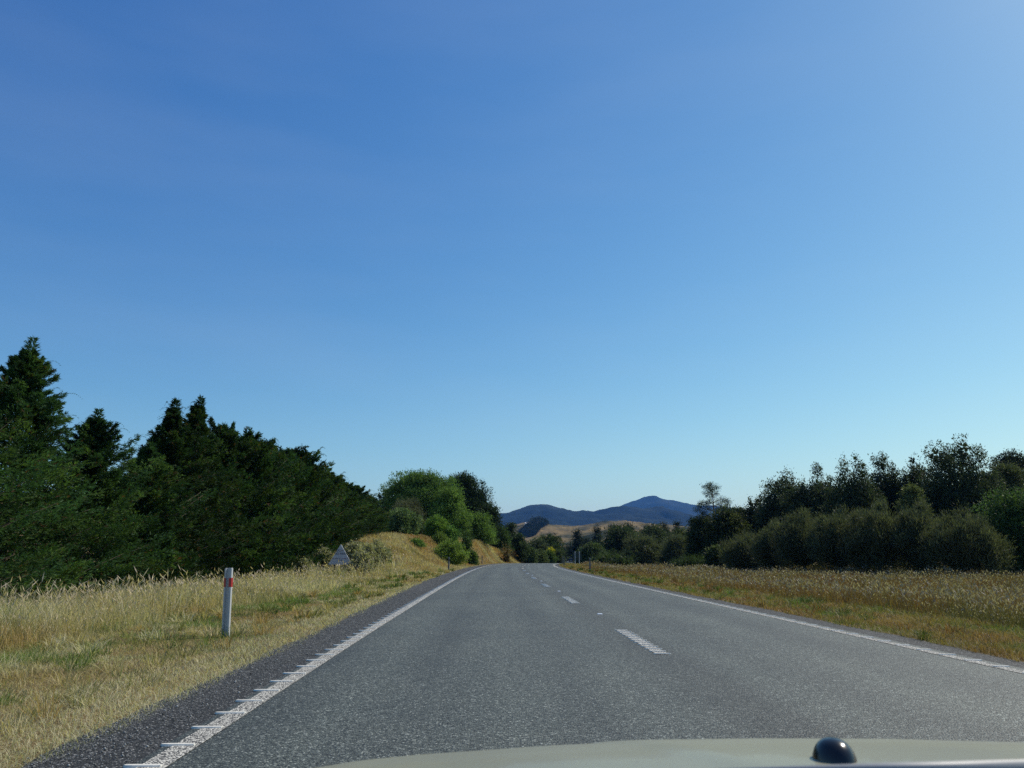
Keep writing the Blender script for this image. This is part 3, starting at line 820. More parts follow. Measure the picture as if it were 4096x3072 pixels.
# ---- trees and shrubs on the left bank
G1 = "trees and shrubs on the left bank"
def b3(cx_, cy_): return 325 + cx_ / 11.06, 450 + cy_ / 11.06
tree("spreading_tree", "big round bright green tree on top of the left bank, widest crown there", 420, 473.5, 112, 64, group=G1, n=38000, leaf=0.26, asp=0.36, nl=26,
     base=(0.084, 0.147, 0.042), tip=(0.119, 0.196, 0.049), shape='round', flat=0.62, low=0.3, seed=31)
tree("scrawny_tree", "thin bluish see-through tree at the left end of the big round tree", 387, 488, 116, 19, group=G1, n=2400, leaf=0.22, asp=0.3, nl=9,
     base=(0.063, 0.098, 0.063), shape='round', low=0.45, seed=32)
tree("broadleaf_tree", "bright green sloping tree leaning right from the big round tree", 450, 489, 108, 40, group=G1, n=17000, leaf=0.24, asp=0.36, nl=18,
     base=(0.105, 0.175, 0.042), tip=(0.154, 0.238, 0.056), shape='dome', low=0.2, seed=33)
tree("broadleaf_tree", "light green tree on the bank in front of the dark pine's foot", 478, 513, 121, 34, group=G1, n=13000, leaf=0.22, asp=0.36, nl=16,
     base=(0.098, 0.168, 0.042), tip=(0.154, 0.231, 0.056), shape='dome', low=0.2, seed=34)
tree("pine_tree", "black-green domed pine standing behind the bright trees on the bank", 463, 475, 136, 50, group=G1, n=34000, leaf=0.36, asp=0.26, nl=24,
     base=(0.021, 0.037, 0.018), shape='dome', low=0.15, seed=35, up=0.8, spikes=8, extra=[(0.30, 0, 0.62, 0.22, 0.2, 0.22), (0.40, 0, 0.42, 0.2, 0.2, 0.2)])
tree("pine_tree", "smaller dark pine crown stepping down to the right of the domed pine", 488, 505, 132, 28, group=G1, n=15000, leaf=0.34, asp=0.26, nl=13,
     base=(0.023, 0.041, 0.020), shape='dome', low=0.15, seed=36, up=0.8, spikes=4)
tree("scrub_bush", "grey-brown twiggy scrub under the big round tree", 408, 500, 98, 42, cat="shrub", group=G1, n=9000, leaf=0.22, asp=0.2, nl=15,
     base=(0.087, 0.095, 0.056), shape='dome', low=0.15, seed=37, up=0.7)
tree("broom_shrub", "dark green broom with fine upright twigs, right of the last cypress", 379, 513, 90, 30, cat="shrub", group=G1, n=8000, leaf=0.30, asp=0.1, nl=12,
     base=(0.049, 0.091, 0.031), shape='dome', low=0.12, seed=38, up=1.2)
tree("leafy_shrub", "shrub with glinting light leaves on the bank above the pale scrub", 404, 509, 84, 29, cat="shrub", group=G1, n=7500, leaf=0.16, asp=0.55, nl=14,
     base=(0.077, 0.119, 0.049), tip=(0.224, 0.308, 0.140), shape='round', low=0.1, seed=39)
tree("leafy_shrub", "narrow yellow-green shrub in the middle of the bank, below the big round tree", 436, 517, 88, 21, cat="shrub", group=G1, n=5500, leaf=0.18, asp=0.5, nl=12,
     base=(0.105, 0.182, 0.035), tip=(0.168, 0.266, 0.056), shape='round', low=0.1, seed=40)
tree("leafy_shrub", "dark leafy shrub hanging over the bare bank left of the small round bush", 449, 528, 88, 20, cat="shrub", group=G1, n=5000, leaf=0.2, asp=0.5, nl=11,
     base=(0.070, 0.140, 0.035), tip=(0.140, 0.224, 0.049), shape='round', low=0.1, seed=41)
tree("low_bush", "wide low bright green bush on the bank above the second marker post", 450, 542, 80, 34, cat="shrub", group=G1, n=8500, leaf=0.17, asp=0.4, nl=16,
     base=(0.140, 0.210, 0.042), tip=(0.196, 0.266, 0.070), shape='dome', low=0.08, seed=42, flat=0.6)
tree("low_bush", "small green bush at the left side of the bare orange patch", 416, 543, 76, 17, cat="shrub", group=G1, n=2800, leaf=0.15, asp=0.45, nl=9,
     base=(0.084, 0.154, 0.039), tip=(0.140, 0.224, 0.056), shape='dome', low=0.08, seed=43)
tree("round_bush", "small dark rounded bush alone on the dry upper slope right of the green shrubs", 466, 537, 96, 9.5, cat="shrub", group=G1, n=2200, leaf=0.18, asp=0.45, nl=7,
     base=(0.049, 0.084, 0.031), shape='round', low=0.05, seed=44)
for i, (px, pt, Y, pw, b_, lab) in enumerate([(424, 527, 92, 24, (0.05, 0.075, 0.03), "dark green brush between the glinting shrub and the yellow-green shrub"),
        (461, 531, 106, 20, (0.045, 0.08, 0.025), "dark brush under the light green tree on the upper bank"), 
        (440, 534, 86, 15, (0.10, 0.15, 0.035), "ragged bright green weeds halfway down the bank"), (473, 552, 92, 7, (0.07, 0.11, 0.03), "little green clump near the road at the end of the bank")]):
    tree("bank_brush", lab, px, pt, Y, pw, cat="shrub", group=G1, n=4500, leaf=0.17, asp=0.4, nl=14, base=b_, tip=tuple(v * 1.7 for v in b_), shape='dome', low=0.05, seed=400 + i)
for i, (px, pt, Y, pw, lab) in enumerate([(355, 541, 48, 27, "pale grey-green scrub just right of the triangular sign"), (378, 540, 54, 24, "pale grey-green scrub second right of the triangular sign"),
                                          (386, 548, 55, 12, "small green clump at the right end of the pale scrub"), (324, 549, 50, 22, "pale grey-green scrub just left of the triangular sign"), (304, 558, 44, 16, "low pale scrub under the hedge, farthest left of the sign"),
                                          (368, 544, 50, 24, "pale grey-green scrub between the two taller scrubs right of the sign"), (361, 552, 44, 22, "lowest pale scrub in front of the others, right of the sign")]):
    tree("pale_scrub", lab, px, pt, Y, pw, cat="shrub", group="pale scrub around the triangular sign", n=4200 if i != 2 else 1500, leaf=0.10, asp=0.7, nl=13,
         base=(0.238, 0.238, 0.140) if i != 2 else (0.09, 0.13, 0.04), tip=(0.364, 0.350, 0.224) if i != 2 else (.12, .16, .05), shape='dome', low=0.08, flat=0.6, seed=50 + i)
G2 = "trees along the left of the bend"
rt = [("broadleaf_tree", "mid green tree right of the light green tree, over the dry bank end", 500, 527, 133, 19, (0.05, 0.085, 0.03), None, 'dome'),
      ("dark_tree", "dark green tree with a knobbly top where the bank meets the blue mountain", 511, 524, 150, 18, (0.03, 0.05, 0.025), (0.06, 0.085, 0.04), 'round'),
      ("vine_covered_tree", "near black tree draped with pale vines at the left of the bend", 519, 534, 140, 17, (0.026, 0.045, 0.024), (0.10, 0.14, 0.07), 'dome'),
      ("broadleaf_tree", "grey-green tree behind the vine clad bushes, left of the yellow flowers", 537, 540, 170, 26, (0.05, 0.068, 0.04), (0.10, 0.12, 0.075), 'dome'),
      ("dark_tree", "rounded dark green tree rising behind the yellow flowering shrub", 550, 535, 210, 32, (0.035, 0.055, 0.022), (0.055, 0.08, 0.03), 'round'),
      ("vine_covered_bush", "light green vine clad bush at the far side of the bend, left one", 530, 548, 142, 12, (0.07, 0.10, 0.045), (0.14, 0.18, 0.09), 'round'),
      ("vine_covered_bush", "light green vine clad bush at the far side of the bend, middle one", 540, 550.5, 144, 14, (0.065, 0.09, 0.04), (0.14, 0.17, 0.09), 'dome'),
      ("vine_covered_bush", "green bush right under the yellow flowering shrub", 549, 552, 146, 11, (0.06, 0.10, 0.035), (0.10, 0.15, 0.05), 'dome'),
      ("round_bush", "pale rimmed dark bush left of the lone white post at the bend", 557.5, 551, 150, 10, (0.045, 0.065, 0.03), (0.12, 0.14, 0.08), 'dome'),
      ("flowering_shrub", "bright yellow flowering shrub among the bushes at the bend", 551, 548.3, 150, 8.5, (0.35, 0.33, 0.03), (0.55, 0.48, 0.03), 'dome')]
for i, (nm, lab, px, pt, Y, pw, b, tp, sh) in enumerate(rt):
    tree(nm, lab, px, pt, Y, pw, group=G2, cat="shrub" if "bush" in nm or "shrub" in nm else "tree", n=int(3200 + pw * 190), leaf=0.26 if Y < 160 else 0.36, asp=0.45, nl=11 + int(pw / 3), base=b, tip=tp, shape=sh, low=0.1, seed=70 + i)
tree("cabbage_tree", "small brown headed cabbage tree at the end of the dry bank", 506.5, 549.5, 124, 7, group=G2, n=700, leaf=0.5, asp=0.09, nl=4, base=(0.140, 0.112, 0.049), tip=(0.280, 0.126, 0.042), shape='round', low=0.55, seed=88, up=0.1)

# ---- trees on the right, beyond the field
G3 = "trees beyond the field on the right"
DK = (0.042, 0.060, 0.034); KA = (0.080, 0.094, 0.052); LT = (0.10, 0.125, 0.055)  # DK and KA lightened: hazy light put into the leaf colours
def T3(nm, lab, px, pt, Y, pw, **k):
    k.setdefault("n", int(8000 + pw * 420)); k.setdefault("leaf", 0.0021 * Y + 0.03); k.setdefault("asp", 0.42); k.setdefault("nl", 14 + int(pw / 5)); k.setdefault("low", 0.08)
    k.setdefault("group", G3)
    return tree(nm, lab, px, pt, Y, pw * 1.22 * k.pop('wide', 1.0), **k)
T3("tall_tree", "tallest dark tree on the right, two spiky domes against the sky", 953, 434, 84, 66, base=DK, tip=(0.06, 0.075, 0.04), shape='plumes', seed=101, n=34000,
   extra=[(-0.2, 0, 0.84, 0.13, 0.13, 0.10), (0.10, 0, 0.88, 0.13, 0.13, 0.10)])
T3("tall_tree", "dark tree with a knobbly square top, third dark crown left of the tallest tree", 851, 453, 88, 40, base=DK, tip=(0.06, 0.075, 0.04), shape='plumes', seed=102, wide=1.2)
T3("tall_tree", "dark tree with feathery curved tops, second dark crown left of the tallest tree", 880, 450, 92, 36, base=(0.03, 0.042, 0.025), tip=(0.07, 0.085, 0.05), shape='plumes', seed=103, wide=1.2)
T3("tall_tree", "dark tree with thin feathery tips right beside the tallest tree's left flank", 910, 453, 90, 40, base=(0.032, 0.046, 0.026), tip=(0.075, 0.09, 0.05), shape='plumes', seed=104, wide=1.2)
T3("tall_tree", "dark tree with five slim spires, at the left end of the tall row", 780, 468, 104, 36, base=DK, tip=(0.07, 0.08, 0.05), shape='plumes', seed=105, wide=1.2)
T3("tall_tree", "dark tree with paired spires, second from the left end of the tall row", 812, 464, 98, 44, base=DK, tip=(0.07, 0.08, 0.05), shape='plumes', seed=106, wide=1.2, n=34000)
T3("dark_tree", "lower dark tree with a knobbly top just left of the spired trees", 756, 496, 112, 30, base=(0.03, 0.042, 0.022), tip=(0.08, 0.09, 0.045), shape='plumes', seed=107, wide=1.2)
T3("dark_tree", "small dark pointed tree between the flat topped light tree and the knobbly one", 738, 505, 120, 14, base=(0.03, 0.042, 0.022), shape='dome', spikes=3, seed=108)
T3("umbrella_tree", "dark flat umbrella crown at the right edge, behind the lighter trees", 1008, 453, 112, 44, base=(0.02, 0.03, 0.02), shape='dome', seed=109, low=0.5)
T3("mixed_tree", "lighter grey-green tree right of the tallest dark tree", 1006, 461, 86, 46, base=(0.055, 0.07, 0.035), tip=(0.13, 0.145, 0.08), shape='dome', seed=110)
T3("broadleaf_tree", "bright green leafy tree at the right edge of the photo, in front", 1020, 487, 66, 66, base=(0.05, 0.085, 0.03), tip=(0.085, 0.15, 0.045), shape='round', seed=111, n=22000, low=0.03)
T3("light_tree", "pale yellow-green crown peeping up between the dark trees and the feathery bushes", 911, 487, 78, 28, base=(0.08, 0.10, 0.045), tip=(0.17, 0.20, 0.09), shape='dome', seed=112)
for i, (px, pt, Y, pw, lab) in enumerate([(957, 509, 62, 48, "rightmost feathery olive bush mass below the tallest dark tree"), (915, 503, 66, 40, "feathery olive bush below the pale yellow-green crown"),
                                          (873, 501, 68, 46, "feathery olive bush with reddish twig tips, third from the right"), (834, 506, 72, 40, "feathery olive bush, fourth from the right, below the paired spires"),
                                          (800, 511, 76, 38, "feathery olive bush below the five slim spires"), (772, 521, 82, 30, "lower feathery olive bush stepping down to the left below the knobbly tree"),
                                          (745, 535, 90, 34, "lowest feathery olive bush, left end of the feathery row")]):
    T3("feathery_bush", lab, px, pt, Y, pw * 1.2, cat="shrub", group="feathery bushes along the far side of the field", base=KA, tip=(0.11, 0.11, 0.065), shape='plumes', nl=9, up=1.4, asp=0.13, leaf=0.28, n=24000, seed=120 + i, low=0.03)
T3("mixed_tree", "dome tree with light tufted top right below the open pine", 727, 508, 108, 42, base=(0.032, 0.046, 0.022), tip=(0.13, 0.145, 0.06), shape='dome', seed=130, n=16000)
T3("mixed_tree", "dark tree with light tufts left of and below the open pine", 700, 518, 112, 26, base=(0.03, 0.045, 0.022), tip=(0.10, 0.12, 0.055), shape='dome', seed=131)
T3("low_bush", "small lit bush at the foot of the tufted dome tree", 716, 548, 96, 16, cat="shrub", base=(0.05, 0.07, 0.03), tip=(0.13, 0.16, 0.07), shape='dome', seed=132)
T3("low_bush", "low green brush at the field edge below the dark tree", 692, 557, 100, 30, cat="shrub", base=(0.045, 0.07, 0.03), shape='dome', up=1.0, asp=0.15, seed=133, n=4000)
T3("layered_tree", "broad dark tree with layered light green tiers left of the olive bushes", 622, 527, 185, 44, base=(0.028, 0.044, 0.022), tip=(0.09, 0.12, 0.055), shape='dome', seed=134, n=16000)
T3("layered_tree", "layered light topped tree between the two round olive bushes", 655, 527, 180, 34, base=(0.032, 0.048, 0.025), tip=(0.11, 0.13, 0.07), shape='dome', seed=135)
T3("layered_tree", "light speckled tree just left of the tufted pair below the pine", 678, 530, 150, 26, base=(0.035, 0.05, 0.026), tip=(0.12, 0.14, 0.07), shape='dome', seed=136)
T3("feathery_bush", "round brownish olive bush in the centre right, left of its twin", 643, 535.5, 140, 38, cat="shrub", base=KA, shape='dome', up=1.0, asp=0.15, seed=137, n=13000)
T3("feathery_bush", "round brownish olive bush in the centre right, right one of the twins", 676, 535.5, 132, 30, cat="shrub", base=KA, shape='dome', up=1.0, asp=0.15, seed=138, n=11000)
T3("round_bush", "light green rounded bush right of the green sign board", 592, 546, 170, 24, cat="shrub", base=(0.05, 0.075, 0.032), tip=(0.12, 0.16, 0.07), shape='dome', seed=139)
T3("low_bush", "low green brush at the field edge right of the green sign board", 612, 558, 128, 34, cat="shrub", base=(0.05, 0.075, 0.032), shape='dome', up=1.0, asp=0.15, seed=140, n=4000)
for i, (px, pt, Y, pw, lab) in enumerate([(577, 530, 330, 16, "dark blue-green conifer in the far gap, left one"), (597, 526, 300, 15, "dark conifer behind the layered trees, with a broken tip"), (612, 522, 290, 9, "thin dark conifer spire above the layered trees, left"),
                                          (628, 523, 290, 11, "thin dark conifer spire above the layered trees, right"), (646, 526, 270, 14, "dark conifer above the round olive bushes"), (664, 522, 260, 16, "dark conifer against the pasture hills, left of the open pine"),
                                          (677, 522, 250, 14, "dark conifer near the open pine, with a wide head"), (586, 538, 340, 18, "low dark tree filling the far gap right of the far conifer"), (567, 546, 380, 18, "low dark tree at the back of the valley left of the far conifer")]):
    T3("conifer", lab, px, pt, Y, pw, group="dark conifers in the far gap", base=(0.018, 0.028, 0.018), shape='cone' if i < 7 else 'dome', up=0.3, asp=0.3, seed=150 + i, n=5500, leaf=0.5, nl=18)

# open pine with a visible trunk and needle clumps
def open_pine():
    g = np.random.default_rng(5)
    foot, h = place(712, 482.5, 112)
    o = empty("open_pine", foot, 0, label="slender open pine with visible trunk standing alone against the sky right of the mountains", cat="tree", group=G3)
    m = MB(); m.tube([(0, 0, -.3), (.1, 0, h * .5), (-.05, 0, h * .98)], [.2, .13, .03], 8)
    lob = []
    for t, x, r in [(.985, -.02, .035), (.965, -.09, .032), (.955, .05, .034), (.93, -.03, .04), (.90, -.08, .032), (.885, .04, .036), (.86, -.02, .03),
                    (.82, .12, .036), (.80, .19, .036), (.79, -.05, .036), (.775, -.14, .04), (.765, .25, .04), (.75, .06, .036), (.74, -.21, .042), (.725, .16, .042), (.71, -.08, .04), (.70, -.27, .044), (.69, .27, .04), (.67, .04, .045),
                    (.65, -.17, .05), (.63, .2, .05), (.60, -.1, .05), (.57, .1, .06), (.54, -.27, .055), (.5, .1, .07), (.46, -.3, .06), (.44, -.1, .08), (.4, .2, .08)]:
        for dy in (-.06, .09):
            L = (x * h * .75 + g.normal(0, .1), dy * h + g.normal(0, .2), t * h - .2, r * h * .62, r * h * .62, r * h * .42); lob.append(L)
        a = Vector((0, 0, max(.3, t * h - abs(x) * h * .25 - .3))); m.tube([a, Vector(lob[-2][:3])], [.04, .012], 4); m.tube([a, Vector(lob[-1][:3])], [.04, .012], 4)
    m.build("trunk", M_bark, o, True)
    q, c = lobe_leaves(lob, 15000, 0.20, g, 0.2, 0.5, (0.028, 0.042, 0.024), None, 0.4)
    crown_obj(q, c, o)
open_pine()

# far wood masses (uncountable)
def far_wood(name, pts, n, leaf, base, seed, rr=(6, 10)):
    g = np.random.default_rng(seed); qs, cs = [], []
    for px, pt, Y in pts:
        p = at(px, pt, Y); z0 = -2.5 if Y < 900 else p.z - 18
        r_ = g.uniform(*rr)
        lob = [(p.x + g.normal(0, r_ * .5), Y + g.normal(0, r_), z0 + (p.z - z0) * k, r_, r_, max((p.z - z0) * .22, 2)) for k in (0.25, 0.5, 0.72, 0.8)]
        q, c = lobe_leaves(lob, n, leaf, g, 0.5, 0.3, base); qs.append(q); cs.append(c)
    q = np.concatenate(qs)
    return tag(np_mesh(name, q.reshape(-1, 3), np.arange(len(q) * 4).reshape(-1, 4), M_leaf, col=np.repeat(np.concatenate(cs), 4, 0)), kind="stuff")
gg = np.random.default_rng(8)
far_wood("distant_woodland", [(x, 549 + gg.uniform(-1.5, 2.5), 520 + gg.uniform(-60, 120)) for x in np.arange(520, 1080, 7)] + [(x, 546 + gg.uniform(-2, 3), 420) for x in np.arange(690, 1080, 12)], 900, 1.4, (0.02, 0.032, 0.02), 61)
def hill_wood():
    g = np.random.default_rng(62); qs, cs = [], []
    poly = [(632, 522), (690, 518), (745, 524), (800, 545), (700, 590), (640, 680), (590, 690), (515, 655), (590, 600), (650, 560)]
    def inside(x, y):
        c = False
        for (x1, y1), (x2, y2) in zip(poly, poly[1:] + poly[:1]):
            if (y1 > y) != (y2 > y) and x < (x2 - x1) * (y - y1) / (y2 - y1) + x1: c = not c
        return c
    for x in range(495, 805, 13):
        for y in range(488, 695, 13):
            if not inside(x, y): continue
            px, py = c4(x + g.uniform(-5, 5), y + g.uniform(-5, 5)); p = on_hill("pasture_hills", px, py)
            r_ = g.uniform(4, 8)
            q, c = lobe_leaves([(p.x, p.y, p.z + r_ * .4, r_, r_, r_ * .8)], 330, 2.2, g, 0.6, 0.3, (0.010, 0.017, 0.013)); qs.append(q); cs.append(c)
    q = np.concatenate(qs)
    tag(np_mesh("hilltop_wood", q.reshape(-1, 3), np.arange(len(q) * 4).reshape(-1, 4), M_leaf, col=np.repeat(np.concatenate(cs), 4, 0)), kind="stuff")
hill_wood()

# ------------------------------------------------------------------ marker posts, signs, studs
M_post = m_plain("post_plastic", (0.40, 0.42, 0.43), 0.45, 0.4, var=0.08, scale=5)
M_red = m_plain("red_band", (0.35, 0.02, 0.02), 0.35, 0.5, var=0.08)
M_black = m_plain("black_reflector", (0.015, 0.015, 0.018), 0.3, 0.5)
M_galv = m_plain("galvanised_steel", (0.42, 0.43, 0.43), 0.5, 0.5, 0.5)
M_wood = m_plain("old_wood", (0.10, 0.08, 0.06), 0.9, 0.1, var=0.3)
M_post2 = m_plain('shaded_post', (0.20, 0.205, 0.20), 0.7, 0.2, var=0.25, scale=5)  # darker copy of the post plastic: shade of backlit posts put into the colour
def post_parts(o, h=1.02, band=M_red, mat=None):
    w, d, c = 0.115, 0.045, 0.034
    # a shallow channel: broad web in the middle, side flanges turned towards the traffic
    pr = [(-w / 2, -d / 2), (-c, -d / 2 - .012), (-c + .012, d / 2 - .025), (c - .012, d / 2 - .025), (c, -d / 2 - .012), (w / 2, -d / 2), (w / 2, d / 2), (-w / 2, d / 2)]
    m = MB(); m.prism(pr, -0.3, h - .012); m.prism([(x * .93, y * .93) for x, y in pr], h - .012, h)
    m.build("post_body", mat or M_post, o)
    z0, z1 = h - 0.285, h - 0.15
    for s in (-1, 1):
        b = MB(); b.prism([(s * w / 2 + s * .004, -d / 2 - .003), (s * (c - .008), -d / 2 - .017), (s * (c - .008), -d / 2 - .006), (s * w / 2 + s * .004, d / 2 + .003)][::s], z0, z1)
        b.build("reflective_band", band, o)
posts = [(225.5, 637, "nearest white marker post with two red bands, standing in the left verge", M_red, 0, 0.30),
         (448.6, 570.8, "second marker post on the left, dark banded, at the foot of the grassy bank", M_black, 0, 0.2),
         (482, 563.9, "third marker post on the left, tiny, just where the road edge bends", M_black, 0, 0.1),
         (590, 572, "marker post with dark orange head in the right verge, nearest on that side", M_black, 1, -0.1),
         (564, 566.0, "marker post with dark band inside the bend on the right, right one of a pair", M_black, 1, 0),
         (562.3, 563.9, "thinner marker post inside the bend on the right, left one of a pair", M_black, 1, 0),
         (566.8, 563.4, "short grey marker post just left of the far dark car", M_black, 1, 0),
         (555.6, 562.6, "lone white marker post at the outer edge of the bend beyond the edge line", M_black, 1, 0),
         (506.4, 563.0, "tiny marker post beside the brown headed cabbage tree", M_black, 0, 0)]
def ground_hit(px, py):
    d = (at(px, py, 1.0) - Vector((0, 0, CAMH)))
    for k in range(1, 4000):
        t = k * 0.05 if k < 1200 else 60 + (k - 1200) * .1
        p = Vector((0, 0, CAMH)) + d * t
        if p.z <= float(height(p.x, p.y)) + 0.0: return p
        if t > 260: break
    return Vector((0, 0, CAMH)) + d * 150
for px, py, lab, band, side, rz in posts:
    p = ground_hit(px, py)
    o = empty("marker_post", (p.x, p.y, float(height(p.x, p.y))), -rz * .5, label=lab, cat="marker post", group="roadside marker posts")
    o.rotation_euler = (0, R(-1.6) if px < 230 else R(0.4), -rz * .5)
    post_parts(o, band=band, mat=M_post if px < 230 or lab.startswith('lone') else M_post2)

def text_obj(s, size, loc, mat, parent, name="lettering"):
    cu = bpy.data.curves.new(name, 'FONT'); cu.body = s; cu.size = size; cu.align_x = 'CENTER'; cu.extrude = 0.002
    ob = link(bpy.data.objects.new(name, cu)); dg = bpy.context.evaluated_depsgraph_get(); dg.update()
    me = bpy.data.meshes.new_from_object(ob.evaluated_get(dg)); bpy.data.objects.remove(ob)
    me.materials.append(mat)
    o = link(bpy.data.objects.new(name, me)); o.location = loc; o.rotation_euler = (math.pi / 2, 0, 0); o.parent = parent
    return o
M_sign = m_plain("sign_face", (0.55, 0.56, 0.60), 0.55, 0.3, var=0.1, scale=3)
M_ink = m_plain("sign_ink", (0.05, 0.045, 0.06), 0.6, 0.2)
M_redink = m_plain("sign_red_ink", (0.22, 0.05, 0.06), 0.6, 0.2)
Ys = 44.0
a, b, c_ = at(341, 545, Ys), at(328.8, 564.6, Ys), at(351.6, 564.6, Ys)
sx = (b.x + c_.x) / 2; sw = c_.x - b.x; sh = a.z - b.z
o = empty("triangular_sign", (sx, Ys, b.z), R(0), label="white triangular fire notice board with black and red lettering at the edge of the scrub", cat="sign")
m = MB(); k = 0.02
m.add([(-sw / 2, -k, 0), (sw / 2, -k, 0), (a.x - sx, -k, sh), (-sw / 2, k, 0), (sw / 2, k, 0), (a.x - sx, k, sh)], [(0, 1, 2), (5, 4, 3), (0, 3, 4, 1), (1, 4, 5, 2), (2, 5, 3, 0)])
board = m.build("sign_board", M_sign, o)
m = MB(); m.tube([(sw / 2 + .012, 0, 0), (a.x - sx + .012, 0, sh + .01)], .022, 6); m.tube([(-sw / 2 - .012, 0, 0), (a.x - sx - .012, 0, sh + .01)], .02, 6); m.build("frame", m_plain("white_trim", (.75, .76, .76), .4), o)
m = MB(); gz = float(height(sx, Ys)) - b.z
for s in (-.32, .32): m.box((s, .07, (gz - .3 + .5) / 2), (.09, .07, .5 - gz + .3))
m.box((0, .045, sh * .6), (.06, .04, sh * .55)); m.box((0, .045, .3), (.9, .04, .07)); m.build("support", M_wood, o)
for s, z, f, mt in (("LIGHT", sh * .66, .17, M_ink), ("NO FIRES", sh * .50, .17, M_ink), ("DEPARTMENT OF CONSERVATION", sh * .285, .072, M_redink), ("PERMIT", sh * .19, .085, M_ink)):
    text_obj(s, f, (a.x * 0 + (a.x - sx) * (z / sh) * .9, -k - .003, z), mt, board)

# green board on two white poles
Yg = 112.0
pL = at(575.0, 551.4, Yg); pR = at(579.2, 551.7, Yg); gzl = float(height(pL.x, Yg))
o = empty("green_road_sign", (pL.x, Yg, gzl), 0, label="dark green road sign board with two white poles inside the bend", cat="sign")
m = MB()
for s in (0, 1): m = MB(); m.tube([(s * (pR.x - pL.x), 0, -.3), (s * (pR.x - pL.x), 0, pL.z - gzl)], .05, 8); m.build("pole", m_plain("white_pole", (.6, .62, .6), .5), o)
wB = 1.25
m = MB(); m.box(((pR.x - pL.x) / 2 + .0, .09, pL.z - gzl - .62), (wB, .03, 1.2)); m.build("sign_board", m_plain("green_board", (.02, .045, .035), .5), o)
for z in (.3, .9): m = MB(); m.box(((pR.x - pL.x) / 2, .065, pL.z - gzl - z), (wB * .8, .02, .06)); m.build("rail", M_black, o)

# studs
M_stud = m_plain("stud_plastic", (0.45, 0.5, 0.55), 0.3, 0.5)
M_lens = m_plain("stud_lens", (0.75, 0.8, 0.82), 0.15, 0.7)
for y, lab in ((16.2, "nearest raised road stud in the first gap of the centre line"), (26.2, "raised road stud in the second gap of the centre line"), (36.3, "raised road stud in the third gap of the centre line"), (46.3, "raised road stud in the fourth gap of the centre line")):
    o = empty("road_stud", (float(cx(y)) + .12, y, .006), 0, label=lab, cat="road stud", group="raised studs along the centre line")
    m = MB(); A = [(-.055, -.05), (.055, -.05), (.055, .05), (-.055, .05)]
    m.add([(x, y_, 0) for x, y_ in A] + [(x * .85, y_ * .4, .018) for x, y_ in A], [(i, (i + 1) % 4, 4 + (i + 1) % 4, 4 + i) for i in range(4)] + [(4, 5, 6, 7)]); m.build("stud_body", M_stud, o)
    m = MB(); m.add([(-.04, -.047, .005), (.04, -.047, .005), (.036, -.026, .016), (-.036, -.026, .016)], [(0, 1, 2, 3)]); m.build("lens", M_lens, o)

# stock fence on the far hill, left of the big tree
M_fence = m_plain("fence_timber", (0.09, 0.08, 0.065), 0.9, 0.1, var=0.25)
o = empty("stock_fence", (0, 0, 0), 0, label="dark stock fence on the hill crest between the last cypress and the big round tree", cat="fence")
prev = None
for i in range(9):
    t = i / 8; x = -27.5 + 6.0 * t; y = 140 - 4 * t; z = float(height(x, y))
    m = MB(); m.box((x, y, z + .6), (.14, .14, 1.9)); m.build("post", M_fence, o)
    if prev:
        for hh in (.35, .8, 1.25): MB().tube([(prev[0], prev[1] - .09, prev[2] + hh), (x, y - .09, z + hh)], .03, 4).build('rail', M_fence, o)
    prev = (x, y, z)

# little house on the pasture hill, coloured white for its glint
M_house = m_plain("glint_and_plate_white", (.85, .85, .83), .4); M_roof = m_plain("glint_white_roof", (.85, .85, .83), .4, .4, 0)  # sun glint on the house put into near-white wall and roof colours
p = on_hill("pasture_hills", 526.5, 525.6)
o = empty("farmhouse", (p.x, p.y, p.z - 1), R(12), label="tiny building coloured bright white for its sun glint on the pasture hill crest below the left mountain", cat="building")
m = MB(); m.box((0, 0, 1.5), (7, 5, 7)); m.build("wall", M_house, o)
m = MB(); m.add([(-3.8, -2.9, 4.9), (3.8, -2.9, 4.9), (3.8, 2.9, 4.9), (-3.8, 2.9, 4.9), (-3.8, 0, 6.8), (3.8, 0, 6.8)], [(0, 1, 5, 4), (2, 3, 4, 5), (1, 2, 5), (3, 0, 4), (3, 2, 1, 0)]); m.build("roof", M_roof, o)
for s in (-2, 2): m = MB(); m.box((s, -2.53, 3), (1.2, .08, 1.3)); m.build("window", M_black, o)

